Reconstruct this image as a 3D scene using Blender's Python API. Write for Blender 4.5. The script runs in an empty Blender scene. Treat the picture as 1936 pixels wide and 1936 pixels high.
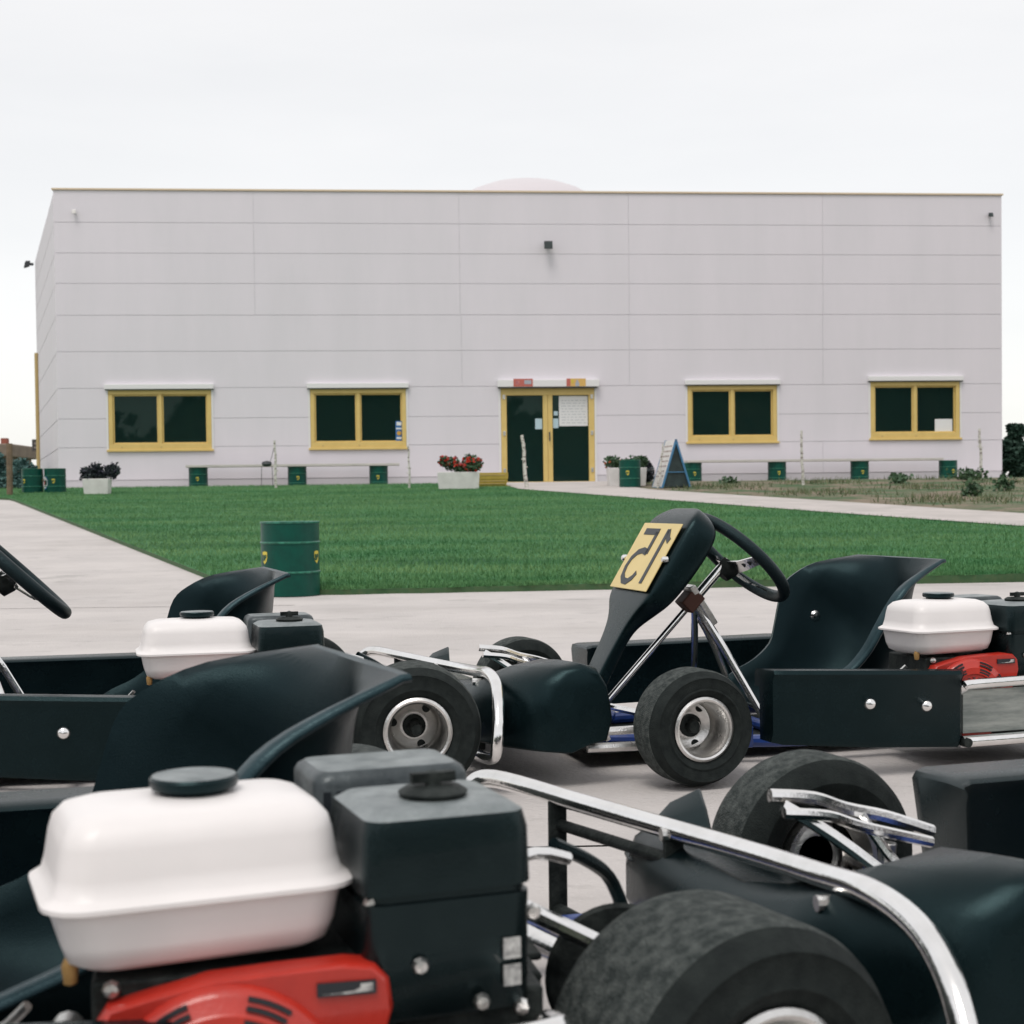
import bpy, bmesh, math, random
import numpy as np
from mathutils import Vector, Matrix
random.seed(7)
S = bpy.context.scene
COL = S.collection
R = math.radians

# ---------------------------------------------------------------- camera
cam_d = bpy.data.cameras.new('camera'); cam = bpy.data.objects.new('camera', cam_d); COL.objects.link(cam)
cam.matrix_world = Matrix.Translation((0, 0, .60)) @ Matrix.Rotation(R(90 - 1.6), 4, 'X') @ Matrix.Rotation(R(-.68), 4, 'Z')
cam_d.sensor_width = 36; cam_d.lens = 52.55; cam_d.shift_y = .0289
cam_d.clip_start = .05; cam_d.clip_end = 3000
cam_d.dof.use_dof = True; cam_d.dof.focus_distance = 3.5; cam_d.dof.aperture_fstop = 12
S.camera = cam

# ---------------------------------------------------------------- sky and sun
world = bpy.data.worlds.new('World'); S.world = world; world.use_nodes = True
nt = world.node_tree; nt.nodes.clear()
def nd(t, ty, **kw):
    n = t.nodes.new(ty)
    for k, v in kw.items():
        if k in n.inputs.keys(): n.inputs[k].default_value = v
        else: setattr(n, k, v)
    return n
SUN_EL, SUN_AZ = R(62), R(200)
sky = nd(nt, 'ShaderNodeTexSky', sky_type='NISHITA', sun_disc=False, sun_elevation=SUN_EL, sun_rotation=SUN_AZ)
bg1 = nd(nt, 'ShaderNodeBackground', Strength=.022); nt.links.new(sky.outputs[0], bg1.inputs[0])
tc = nd(nt, 'ShaderNodeTexCoord'); mp = nd(nt, 'ShaderNodeMapping'); mp.inputs['Scale'].default_value = (1.2, 1.2, 5)
nt.links.new(tc.outputs['Generated'], mp.inputs[0])
no = nd(nt, 'ShaderNodeTexNoise', Scale=1.6, Detail=5.0, Roughness=.55); nt.links.new(mp.outputs[0], no.inputs['Vector'])
cr = nd(nt, 'ShaderNodeValToRGB'); nt.links.new(no.outputs[0], cr.inputs[0])
cr.color_ramp.elements[0].position = .3; cr.color_ramp.elements[0].color = (.835, .82, .80, 1)
cr.color_ramp.elements[1].position = .7; cr.color_ramp.elements[1].color = (.93, .905, .875, 1)
bg2 = nd(nt, 'ShaderNodeBackground', Strength=.80); nt.links.new(cr.outputs[0], bg2.inputs[0])
add = nd(nt, 'ShaderNodeAddShader'); nt.links.new(bg1.outputs[0], add.inputs[0]); nt.links.new(bg2.outputs[0], add.inputs[1])
wo = nd(nt, 'ShaderNodeOutputWorld'); nt.links.new(add.outputs[0], wo.inputs[0])
sd = bpy.data.lights.new('sun', 'SUN'); sun = bpy.data.objects.new('sun', sd); COL.objects.link(sun)
sd.energy = 1.25; sd.angle = R(25); sd.color = (1, .95, .9)
az = SUN_AZ; dirv = Vector((math.sin(az) * math.cos(SUN_EL), math.cos(az) * math.cos(SUN_EL), math.sin(SUN_EL)))
sun.rotation_euler = dirv.to_track_quat('Z', 'Y').to_euler()
S.view_settings.view_transform = 'Standard'; S.view_settings.look = 'None'
S.view_settings.exposure = 0.28; S.view_settings.gamma = 1
S.cycles.max_bounces = 6; S.cycles.use_denoising = True

# ---------------------------------------------------------------- materials
MATS = {}
def mat(name, col, rough=.6, metal=0, col2=None, nscale=20, bump=0, bscale=200, spec=.5, detail=4, stretch=None, coat=0, tint=None, rvar=0, lo=.35, hi=.65):
    if name in MATS: return MATS[name]
    m = bpy.data.materials.new(name); m.use_nodes = True; t = m.node_tree
    b = t.nodes['Principled BSDF']
    b.inputs['Base Color'].default_value = (*col, 1); b.inputs['Roughness'].default_value = rough
    b.inputs['Metallic'].default_value = metal; b.inputs['Specular IOR Level'].default_value = spec
    b.inputs['Coat Weight'].default_value = coat
    if tint: b.inputs['Specular Tint'].default_value = (*tint, 1)
    tcn = t.nodes.new('ShaderNodeTexCoord'); vec = tcn.outputs['Object']
    if stretch:
        mpn = t.nodes.new('ShaderNodeMapping'); mpn.inputs['Scale'].default_value = stretch
        t.links.new(vec, mpn.inputs[0]); vec = mpn.outputs[0]
    if col2:
        n = nd(t, 'ShaderNodeTexNoise', Scale=float(nscale), Detail=float(detail), Roughness=.6); t.links.new(vec, n.inputs['Vector'])
        r = t.nodes.new('ShaderNodeValToRGB'); t.links.new(n.outputs[0], r.inputs[0])
        r.color_ramp.elements[0].position = lo; r.color_ramp.elements[0].color = (*col, 1)
        r.color_ramp.elements[1].position = hi; r.color_ramp.elements[1].color = (*col2, 1)
        t.links.new(r.outputs[0], b.inputs['Base Color'])
        if rvar:
            mr = t.nodes.new('ShaderNodeMapRange'); mr.inputs[3].default_value = rough - rvar; mr.inputs[4].default_value = rough + rvar
            t.links.new(n.outputs[0], mr.inputs[0]); t.links.new(mr.outputs[0], b.inputs['Roughness'])
    if bump:
        n2 = nd(t, 'ShaderNodeTexNoise', Scale=float(bscale), Detail=3.0); t.links.new(vec, n2.inputs['Vector'])
        bp = nd(t, 'ShaderNodeBump', Strength=bump, Distance=.01); t.links.new(n2.outputs[0], bp.inputs['Height'])
        t.links.new(bp.outputs[0], b.inputs['Normal'])
    MATS[name] = m; return m
M = {}
M['plastic'] = mat('black moulded plastic', (.0020, .0055, .0065), .26, 0, (.0035, .0085, .010), 14, .10, 900, spec=.25, tint=(.55, .93, 1.0), rvar=.07)
M['seatp'] = mat('black seat shell plastic', (.0028, .0075, .0095), .32, 0, (.005, .011, .014), 9, .16, 700, spec=.25, tint=(.55, .93, 1.0), rvar=.06)
M['darkmetal'] = mat('dark painted metal', (.008, .012, .013), .45, 0, (.02, .026, .026), 30, .1, 300, spec=.2)
M['dullmetal'] = mat('greasy black metal', (.006, .009, .009), .6, .2, (.03, .036, .034), 40, .2, 200, spec=.2)
M['chrome'] = mat('worn chrome', (.88, .87, .86), .14, 1, (.74, .73, .71), 16, .03, 150, rvar=.05, lo=.4, hi=.75)
M['alu'] = mat('cast aluminium', (.80, .79, .77), .30, 1, (.62, .61, .59), 30, .1, 250, rvar=.1)
M['guardplate'] = mat('scuffed aluminium plate', (.42, .45, .43), .38, .8, (.22, .25, .24), 9, .1, 60, stretch=(1, 1, 5), rvar=.1)
M['tyre'] = mat('dusty slick tyre rubber', (.008, .0115, .0115), .8, 0, (.017, .022, .021), 45, .35, 500, spec=.2)
M['tread'] = mat('worn tyre tread', (.026, .034, .033), .78, 0, (.105, .118, .112), 85, .7, 400, spec=.25, detail=8, lo=.38, hi=.72)
M['dust_lit_top'] = mat('dusty plastic with painted top light', (.10, .12, .125), .38, 0, (.29, .32, .325), 34, .25, 400, spec=.45, detail=7, lo=.3, hi=.75)  # dust, plus the brightness of lit upward faces put into the colour
M['blue'] = mat('blue frame paint', (.012, .05, .24), .35, 0, (.008, .03, .15), 20, .05, 200, coat=.3)
M['tank'] = mat('white painted tank', (.80, .765, .755), .42, 0, (.75, .72, .71), 6, .03, 60, coat=.08, rvar=.05)
M['red'] = mat('red painted recoil housing', (.50, .028, .014), .34, 0, (.38, .02, .012), 12, .06, 200, coat=.3)
M['brass'] = mat('brass fuel tap', (.42, .25, .09), .5, .5)
M['label'] = mat('white sticker', (.62, .62, .6), .5, 0, (.2, .2, .2), 120)
M['plate'] = mat('pale yellow number plate', (.72, .56, .24), .42, 0, (.66, .51, .21), 8, .02, 50)
M['ink'] = mat('black lettering', (.015, .02, .025), .45)
M['wallpanel'] = mat('pale lilac grey insulated panel', (.730, .690, .738), .55, 0, (.695, .663, .706), .9, .02, 30, detail=8, stretch=(1.6, 1, .35))
M['joint'] = mat('panel joint seal', (.58, .56, .59), .8)
M['plinth'] = mat('grey blue concrete plinth', (.20, .24, .25), .9, 0, (.13, .17, .18), 3, .2, 40)
M['yellow'] = mat('yellow window frame paint', (.70, .515, .185), .42, 0, (.65, .47, .16), 5, .02, 50)
M['yellowdark'] = mat('ochre trim', (.50, .37, .16), .5)
M['whitebox'] = mat('white roller box', (.76, .75, .75), .4)
M['coping'] = mat('cream coping', (.70, .56, .40), .5)
M['dark_in'] = mat('dark interior', (.01, .013, .012), .9)
M['roomwall'] = mat('dim interior wall', (.36, .48, .46), .9)
M['floor_in'] = mat('interior floor', (.08, .11, .10), .8)
M['greendrum'] = mat('green drum enamel', (.003, .072, .050), .36, 0, (.003, .055, .040), 12, .06, 40, spec=.25, rvar=.08)
M['drumrib'] = mat('green drum rib worn', (.03, .20, .13), .35, 0, (.006, .085, .052), 40)
M['shield'] = mat('yellow shield decal', (.62, .50, .06), .5)
M['decalwhite'] = mat('white decal', (.75, .75, .75), .5)
M['decalblue'] = mat('blue decal', (.04, .16, .40), .5)
M['decalred'] = mat('red decal', (.5, .05, .04), .5)
M['wood'] = mat('weathered bench board', (.62, .58, .55), .8, 0, (.50, .47, .44), 6, .2, 60, stretch=(.3, 6, 6))
M['post'] = mat('brown timber post', (.20, .14, .09), .9, 0, (.12, .09, .06), 8, .3, 60)
M['birch'] = mat('birch bark', (.62, .60, .55), .8, 0, (.16, .13, .11), 14, .2, 60, stretch=(1, 1, 2.2), lo=.5, hi=.62)
M['planter'] = mat('white concrete planter', (.74, .72, .70), .7, 0, (.64, .62, .60), 6, .2, 80)
M['leafdark'] = mat('dark plum green leaf', (.018, .036, .030), .6, 0, (.05, .045, .075), 14, lo=.4, hi=.65)
M['leaf'] = mat('green leaf', (.030, .075, .035), .6, 0, (.06, .12, .05), 9)
M['conifer'] = mat('dark evergreen leaf', (.012, .040, .026), .7, 0, (.025, .07, .045), 6)
M['bluegreen'] = mat('blue green shrub leaf', (.035, .105, .095), .7, 0, (.08, .17, .16), 4)
M['flower'] = mat('red geranium petals', (.78, .085, .045), .5, 0, (.62, .05, .04), 20)
M['pink'] = mat('dull pink petals', (.60, .24, .22), .5, 0, (.36, .10, .12), 20)
M['orange'] = mat('orange petals', (.55, .16, .05), .5)
M['board'] = mat('black chalk board', (.012, .022, .022), .5, 0, (.03, .05, .05), 6)
M['bluetrim'] = mat('blue sign edge', (.06, .20, .36), .5)
M['lamp'] = mat('dark lamp housing', (.05, .055, .06), .5)
M['brownwall'] = mat('brown weathered boards', (.24, .19, .15), .9, 0, (.18, .14, .11), 3)
M['signdark'] = mat('dark notice board', (.10, .085, .08), .7, 0, (.05, .045, .045), 4)
M['soil'] = mat('dark soil', (.05, .035, .025), .95, 0, (.09, .07, .05), 8, .5, 20)
M['yellowbag'] = mat('mustard plastic crate', (.50, .36, .06), .55, 0, (.40, .29, .05), 6, .1, 20)
def glass():
    m = bpy.data.materials.new('tinted window glass'); m.use_nodes = True; t = m.node_tree; t.nodes.clear()
    o = t.nodes.new('ShaderNodeOutputMaterial'); g = nd(t, 'ShaderNodeBsdfGlossy', Roughness=.02); g.inputs[0].default_value = (.8, .9, .88, 1)
    tr = t.nodes.new('ShaderNodeBsdfTransparent'); tr.inputs[0].default_value = (.55, .74, .70, 1)
    f = nd(t, 'ShaderNodeFresnel', IOR=1.25); mx = t.nodes.new('ShaderNodeMixShader')
    df = nd(t, 'ShaderNodeBsdfDiffuse'); df.inputs[0].default_value = (.25, .55, .50, 1); m2 = t.nodes.new('ShaderNodeMixShader'); m2.inputs[0].default_value = .028
    t.links.new(tr.outputs[0], m2.inputs[1]); t.links.new(df.outputs[0], m2.inputs[2])
    t.links.new(f.outputs[0], mx.inputs[0]); t.links.new(m2.outputs[0], mx.inputs[1]); t.links.new(g.outputs[0], mx.inputs[2]); t.links.new(mx.outputs[0], o.inputs[0])
    return m
M['glass'] = glass()

# ---------------------------------------------------------------- helpers
def tag(o, label=None, cat=None, group=None, kind=None):
    if label: o['label'] = label
    if cat: o['category'] = cat
    if group: o['group'] = group
    if kind: o['kind'] = kind
    return o
def empty(name, loc=(0, 0, 0), rz=0, parent=None):
    o = bpy.data.objects.new(name, None); COL.objects.link(o); o.location = loc; o.rotation_euler = (0, 0, rz)
    o.empty_display_size = .1
    if parent: o.parent = parent
    return o
def islands(nv, faces):
    par = list(range(nv))
    def fd(i):
        while par[i] != i: par[i] = par[par[i]]; i = par[i]
        return i
    for f in faces:
        a = fd(f[0])
        for j in f[1:]: par[fd(j)] = a
    g = {}
    for i, f in enumerate(faces): g.setdefault(fd(f[0]), []).append(i)
    return list(g.values())
class MB:
    def __init__(s): s.v = []; s.f = []; s.mi = []
    def add(s, vs, fs, mi=0):
        n = len(s.v); s.v += [tuple(v) for v in vs]; s.f += [tuple(i + n for i in f) for f in fs]; s.mi += [mi] * len(fs); return s
    def box(s, a, b, mi=0):
        (x0, y0, z0), (x1, y1, z1) = a, b
        return s.add([(x0, y0, z0), (x1, y0, z0), (x1, y1, z0), (x0, y1, z0), (x0, y0, z1), (x1, y0, z1), (x1, y1, z1), (x0, y1, z1)],
              [(3, 2, 1, 0), (4, 5, 6, 7), (0, 1, 5, 4), (1, 2, 6, 5), (2, 3, 7, 6), (3, 0, 4, 7)], mi)
    def hexa(s, bot, top, mi=0):
        return s.add(list(bot) + list(top), [(3, 2, 1, 0), (4, 5, 6, 7), (0, 1, 5, 4), (1, 2, 6, 5), (2, 3, 7, 6), (3, 0, 4, 7)], mi)
    def loft(s, rings, cap=True, closed=True, mi=0):
        n = len(rings[0]); vs = [p for r in rings for p in r]; fs = []
        for i in range(len(rings) - 1):
            for j in range(n if closed else n - 1):
                k = (j + 1) % n; fs.append((i * n + j, i * n + k, (i + 1) * n + k, (i + 1) * n + j))
        if cap: fs.append(tuple(range(n))[::-1]); fs.append(tuple((len(rings) - 1) * n + j for j in range(n)))
        return s.add(vs, fs, mi)
    def tube(s, path, r, n=12, smooth=0, closed=False, flat=None, mi=0):
        P = [Vector(p) for p in path]
        if smooth: P = catmull(P, smooth, closed)
        m = len(P); rings = []; up = None
        for i, p in enumerate(P):
            a = P[i - 1] if (i > 0 or closed) else P[i]; b = P[(i + 1) % m] if (i < m - 1 or closed) else P[i]
            t = (b - a).normalized()
            if up is None: up = t.orthogonal().normalized() if not flat else Vector(flat)
            up = (up - t * up.dot(t)).normalized(); sd_ = t.cross(up)
            rr = r[i * len(r) // m] if isinstance(r, (list, tuple)) else r
            rings.append([p + (up * math.cos(q) + sd_ * math.sin(q)) * rr for q in [2 * math.pi * k / n for k in range(n)]])
        if closed: rings.append(rings[0]); return s.loft(rings, cap=False, mi=mi)
        return s.loft(rings, mi=mi)
    def lathe(s, prof, c=(0, 0, 0), axis='Z', n=40, mi=0):
        rings = []
        for (r, h) in prof:
            ring = []
            for k in range(n):
                q = 2 * math.pi * k / n; x, y = r * math.cos(q), r * math.sin(q)
                if axis == 'Z': ring.append((c[0] + x, c[1] + y, c[2] + h))
                elif axis == 'Y': ring.append((c[0] + x, c[1] + h, c[2] + y))
                else: ring.append((c[0] + h, c[1] + x, c[2] + y))
            rings.append(ring)
        return s.loft(rings, mi=mi)
    def build_each(s, name, mats, parent=None, **kw):
        """one object per separate piece, so that each can be told apart"""
        out = []
        for fi in islands(len(s.v), s.f):
            ids = sorted({j for i in fi for j in s.f[i]}); mp_ = {j: n for n, j in enumerate(ids)}
            m2 = MB(); m2.add([s.v[j] for j in ids], [tuple(mp_[j] for j in s.f[i]) for i in fi]); out.append(m2.build(name, mats, parent, **kw))
        return out
    def xform(s, mtx):
        s.v = [tuple(mtx @ Vector(v)) for v in s.v]; return s
    def build(s, name, mats, parent=None, loc=None, smooth=35, bevel=0, solid=0, seg=2, top=None):
        if top:   # dusty top panel with lit tone painted in: its own material above this height
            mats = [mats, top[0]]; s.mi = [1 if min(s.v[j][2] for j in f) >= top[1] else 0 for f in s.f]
        me = bpy.data.meshes.new(name); me.from_pydata(s.v, [], s.f)
        if not isinstance(mats, (list, tuple)): mats = [mats]
        for m in mats: me.materials.append(m)
        if len(mats) > 1: me.polygons.foreach_set('material_index', s.mi)
        bm = bmesh.new(); bm.from_mesh(me); bmesh.ops.recalc_face_normals(bm, faces=bm.faces); bm.to_mesh(me); bm.free()
        if smooth: me.shade_smooth(); me.set_sharp_from_angle(angle=R(smooth))
        o = bpy.data.objects.new(name, me); COL.objects.link(o)
        if parent: o.parent = parent
        if loc: o.location = loc
        if solid:
            md = o.modifiers.new('solid', 'SOLIDIFY'); md.thickness = solid; md.offset = 0
        if bevel:
            md = o.modifiers.new('bevel', 'BEVEL'); md.width = bevel; md.segments = seg; md.limit_method = 'ANGLE'; md.angle_limit = R(40)
            md.harden_normals = False
        return o
def catmull(P, k, closed=False):
    out = []; m = len(P)
    rng = range(m) if closed else range(m - 1)
    for i in rng:
        p0 = P[i - 1] if (i > 0 or closed) else P[0]; p1 = P[i]; p2 = P[(i + 1) % m]; p3 = P[(i + 2) % m] if (i + 2 < m or closed) else P[-1]
        for j in range(k):
            t = j / k
            out.append(.5 * ((2 * p1) + (p2 - p0) * t + (2 * p0 - 5 * p1 + 4 * p2 - p3) * t * t + (3 * p1 - p0 - 3 * p2 + p3) * t ** 3))
    if not closed: out.append(P[-1])
    return out
def rrect(cx, cy, z, hx, hy, r, n=5):
    pts = []
    for (sx, sy, q0) in ((1, 1, 0), (-1, 1, 90), (-1, -1, 180), (1, -1, 270)):
        for k in range(n + 1):
            q = R(q0 + 90 * k / n); pts.append((cx + sx * (hx - r) + r * math.cos(q), cy + sy * (hy - r) + r * math.sin(q), z))
    return pts
def copy_tree(o, parent=None):
    c = o.copy(); COL.objects.link(c); c.parent = parent
    for ch in list(o.children): copy_tree(ch, c)
    return c
def T(y): return .9 * min(max((y - 9.7) / 19.5, 0), 1)
def foliage(n, shape, leaf, flat=.5):
    """many small bent leaves spread through a crown's volume; shape() gives a point and an outward direction"""
    mb = MB()
    for _ in range(n):
        p, d = shape(); p = Vector(p)
        a = Vector((random.gauss(0, 1), random.gauss(0, 1), random.gauss(0, flat))).normalized()
        b = a.cross(Vector((random.gauss(0, 1), random.gauss(0, 1), random.gauss(0, 1)))).normalized()
        l = leaf * random.uniform(.6, 1.4); w = l * .45
        c = a.cross(b) * l * .15
        mb.add([p, p + a * l * .5 + b * w + c, p + a * l, p + a * l * .5 - b * w + c], [(0, 1, 2, 3)])
    return mb

# ---------------------------------------------------------------- ground
def sheet(name, xl, xr, ys, nx, dz, m):
    """a sheet following the rise of the land between x=xl(y) and x=xr(y)"""
    mb = MB(); rings = []
    for y in ys:
        a, b = xl(y), xr(y); rings.append([(a + (b - a) * i / nx, y, T(y) + dz) for i in range(nx + 1)])
    mb.loft(rings, cap=False, closed=False)
    return mb.build(name, m, smooth=60)
def frange(a, b, s):
    n = max(1, int(round((b - a) / s))); return [a + (b - a) * i / n for i in range(n + 1)]
def ground_mat(name, cols, scales, rough=.95, bump=.3, bscale=40, stretch=None):
    m = bpy.data.materials.new(name); m.use_nodes = True; t = m.node_tree; b = t.nodes['Principled BSDF']; b.inputs['Roughness'].default_value = rough
    b.inputs['Specular IOR Level'].default_value = .25
    tcn = t.nodes.new('ShaderNodeTexCoord'); vec = tcn.outputs['Object']
    if stretch:
        mpn = t.nodes.new('ShaderNodeMapping'); mpn.inputs['Scale'].default_value = stretch; t.links.new(vec, mpn.inputs[0]); vec = mpn.outputs[0]
    cur = None
    for i, (c, sc) in enumerate(zip(cols, scales)):
        n = nd(t, 'ShaderNodeTexNoise', Scale=float(sc), Detail=5.0, Roughness=.65); t.links.new(vec, n.inputs['Vector'])
        if cur is None:
            mx = t.nodes.new('ShaderNodeValToRGB'); mx.color_ramp.elements[0].color = (*c[0], 1); mx.color_ramp.elements[1].color = (*c[1], 1)
            mx.color_ramp.elements[0].position = .38; mx.color_ramp.elements[1].position = .62
            t.links.new(n.outputs[0], mx.inputs[0]); cur = mx.outputs[0]
        else:
            rp = t.nodes.new('ShaderNodeValToRGB'); rp.color_ramp.elements[0].position = c[1]; rp.color_ramp.elements[1].position = c[2]
            t.links.new(n.outputs[0], rp.inputs[0])
            mx = nd(t, 'ShaderNodeMix', data_type='RGBA'); mx.inputs[7].default_value = (*c[0], 1)
            t.links.new(rp.outputs[0], mx.inputs[0]); t.links.new(cur, mx.inputs[6]); cur = mx.outputs[2]
    t.links.new(cur, b.inputs['Base Color'])
    n2 = nd(t, 'ShaderNodeTexNoise', Scale=float(bscale), Detail=4.0); t.links.new(tcn.outputs['Object'], n2.inputs['Vector'])
    bp = nd(t, 'ShaderNodeBump', Strength=bump, Distance=.02); t.links.new(n2.outputs[0], bp.inputs['Height']); t.links.new(bp.outputs[0], b.inputs['Normal'])
    return m
g_mat = ground_mat('rough meadow', [((.07, .11, .05), (.11, .15, .07)), ((.16, .13, .09), .5, .62)], [.8, .35])
mb = MB(); ys = [-300, -20, 0, 5, 9.7] + frange(10, 29.2, 1.2)[1:] + [60, 150, 900]
rings = []
for y in ys: rings.append([(x, y, T(y) - .03) for x in (-600, -60, -20, 0, 20, 60, 600)])
mb.loft(rings, cap=False, closed=False); tag(mb.build('ground', g_mat), kind='structure')

c_mat = ground_mat('pale worn concrete', [((.475, .448, .435), (.545, .512, .495)), ((.40, .375, .36), .50, .72), ((.32, .305, .29), .60, .80), ((.24, .235, .225), .60, .82), ((.60, .57, .55), .58, .75)], [1.1, .45, 7, 1.4, 70], bump=.35, bscale=75, stretch=(.8, 1.25, 1))
LE = lambda y: -1.62 + (y - 9.46) * (-8.24 + 1.62) / (24.64 - 9.46)      # left edge of the lawn
# the apron: slabs with open joints between them
mb = MB(); jx = [-40, -14.0, -9.0, -4.2, 3.9, 9.2, 14.4, 40]; 
def xr_ap(y): return 40 if y < 9.4 else LE(y)
ap = MB(); rows = [-8.0, -2.0, 2.565, 9.42]
yaw8 = math.tan(R(3.4))
for i in range(len(rows) - 1):
    for j in range(len(jx) - 1):
        g = .006; x0, x1 = jx[j] + g, jx[j + 1] - g; y0, y1 = rows[i] + g, rows[i + 1] - (g if i < len(rows) - 2 else -.5)
        f = lambda x, y: (x, y + x * yaw8 * (.5 if y < 9 else 1.1) * (1 if abs(x) < 15 else 15 / abs(x)), 0)
        zt = .0
        ap.add([(*f(x0, y0)[:2], zt), (*f(x1, y0)[:2], zt), (*f(x1, y1)[:2], zt), (*f(x0, y1)[:2], zt)], [(0, 1, 2, 3)])
tag(ap.build('concrete_apron', c_mat, smooth=0), kind='structure')
jt = MB(); jt.add([(-45, -12, -.008), (45, -12, -.008), (45, 9.0, -.008), (-45, 9.0, -.008)], [(0, 1, 2, 3)])
tag(jt.build('joint_filler', M['soil'], smooth=0), kind='structure')
tag(sheet('driveway', lambda y: LE(y) - 14 + y * .1, lambda y: LE(y) + .02, frange(8.7, 25.2, .8), 6, .0015, c_mat), kind='structure')

l_mat = ground_mat('mown lawn', [((.052, .168, .066), (.075, .200, .085)), ((.030, .105, .044), .46, .64), ((.085, .190, .080), .55, .72)], [7, .9, 2.6], bump=.7, bscale=90, stretch=(.45, 1.5, 1))
PLo = lambda y: np.interp(y, [9.9, 14.82, 17.34, 21.52, 25.84, 29.5], [8.0, 5.08, 3.88, 2.05, .12, -.3])    # lawn side of the path
PHi = lambda y: np.interp(y, [9.9, 12.5, 16.94, 20.02, 24.76, 26.5, 29.5], [10.5, 8.6, 5.81, 4.48, 2.36, 2.05, 2.1])  # verge side of the path
FE = lambda x: 9.64 + (x + 1.0) * .098 + .012 * math.sin(x * 9) + .01 * math.sin(x * 23)    # front edge of the lawn
mb = MB(); rings = []
N = 46
for k in range(N + 1):
    tt = (k / N) ** 1.3; ring = []
    for i in range(61):
        u = i / 60
        yb = 29.62; yf = FE(-1.6 + 11 * u)
        y = yf + (yb - yf) * tt
        xl = LE(y) if y < 24.64 else LE(24.64) - (y - 24.64) * 1.1
        xr = PLo(y)
        ring.append((xl + (xr - xl) * u, y, T(y) + .035))
    rings.append(ring)
mb.loft(rings, cap=False, closed=False); lawn = tag(mb.build('lawn', l_mat, smooth=60), kind='structure')
sk = MB(); e = [r[0] for r in rings]; f0 = rings[0]; 
sk.loft([[(x, y, z), (x, y, z - .06)] for (x, y, z) in e[::-1] + f0[1:]], cap=False, closed=False)
tag(sk.build('lawn_edge', mat('lawn edge soil', (.07, .115, .05), .9, 0, (.04, .10, .04), 20), smooth=0), kind='structure')
p_mat = ground_mat('pale path concrete', [((.43, .40, .38), (.50, .46, .44)), ((.34, .32, .30), .6, .8)], [2, .7], bump=.2)
tag(sheet('path', PLo, PHi, frange(9.9, 29.5, .5), 3, .045, p_mat), kind='structure')
v_mat = ground_mat('bare verge with weeds', [((.17, .135, .10), (.25, .20, .15)), ((.07, .115, .055), .42, .58), ((.045, .085, .04), .55, .7)], [3, 1.1, 5], bump=.9, bscale=12)
tag(sheet('verge', PHi, lambda y: 22, frange(11, 29.0, .6), 20, .03, v_mat), kind='structure')

# grass blades (stuff): the nearest lawn gets the densest cover
def blades(n, area, h, w, name, m, label):
    rng = np.random.default_rng(3)
    P = area(rng, n); n = len(P)
    ang = rng.uniform(0, 2 * np.pi, n); hh = h * rng.uniform(.5, 1.3, n); ww = w * rng.uniform(.6, 1.4, n)
    lx, ly = rng.normal(0, .35, n) * hh, rng.normal(0, .35, n) * hh
    dx, dy = np.cos(ang) * ww, np.sin(ang) * ww
    V = np.empty((n, 3, 3)); V[:, 0] = P + np.stack([-dx, -dy, 0 * dx], 1); V[:, 1] = P + np.stack([dx, dy, 0 * dx], 1); V[:, 2] = P + np.stack([lx, ly, hh], 1)
    me = bpy.data.meshes.new(name); me.vertices.add(3 * n); me.vertices.foreach_set('co', V.ravel())
    me.loops.add(3 * n); me.loops.foreach_set('vertex_index', np.arange(3 * n, dtype=np.int32))
    me.polygons.add(n); me.polygons.foreach_set('loop_start', np.arange(0, 3 * n, 3, dtype=np.int32)); me.polygons.foreach_set('loop_total', np.full(n, 3, dtype=np.int32))
    me.materials.append(m); me.update(); me.validate()
    o = bpy.data.objects.new(name, me); COL.objects.link(o); return tag(o, label, 'grass', kind='stuff')
def lawn_area(rng, n):
    t = rng.uniform(0, 1, n) ** 1.7; u = rng.uniform(0, 1, n); x = -1.6 + 11 * u
    yf = 9.64 + (x + 1.0) * .098 + .012 * np.sin(x * 9) + .01 * np.sin(x * 23); y = yf + (29.5 - yf) * t
    xl = np.where(y < 24.64, -1.62 + (y - 9.46) * (-6.62 / 15.18), LE(24.64) - (y - 24.64) * 1.1); xr = PLo(y)
    X = xl + (xr - xl) * u; z = .9 * np.clip((y - 9.7) / 19.5, 0, 1) + .034
    k = X < 6.5
    return np.stack([X, y, z], 1)[k]
gb = mat('grass blades', (.055, .180, .066), .7, 0, (.160, .290, .115), .9, detail=6, stretch=(.5, 1.6, 1), spec=.2)
blades(230000, lawn_area, .030, .0038, 'grass', gb, 'short mown green lawn grass in front of the pale hall')
def verge_area(rng, n):
    y = rng.uniform(13, 29, n); xl = PHi(y); X = xl + rng.uniform(0, 1, n) * (12 - xl)
    c = np.sin(X * 2.1 + y) + np.sin(y * 1.7 - X * 1.3) + rng.normal(0, .8, n); k = c > .95
    return np.stack([X, y, .9 * np.clip((y - 9.7) / 19.5, 0, 1) + .028], 1)[k]
blades(26000, verge_area, .085, .010, 'weeds', mat('weed blades', (.07, .12, .05), .8, 0, (.17, .17, .09), 3), 'low straggly weeds on the bare verge right of the path')

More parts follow.
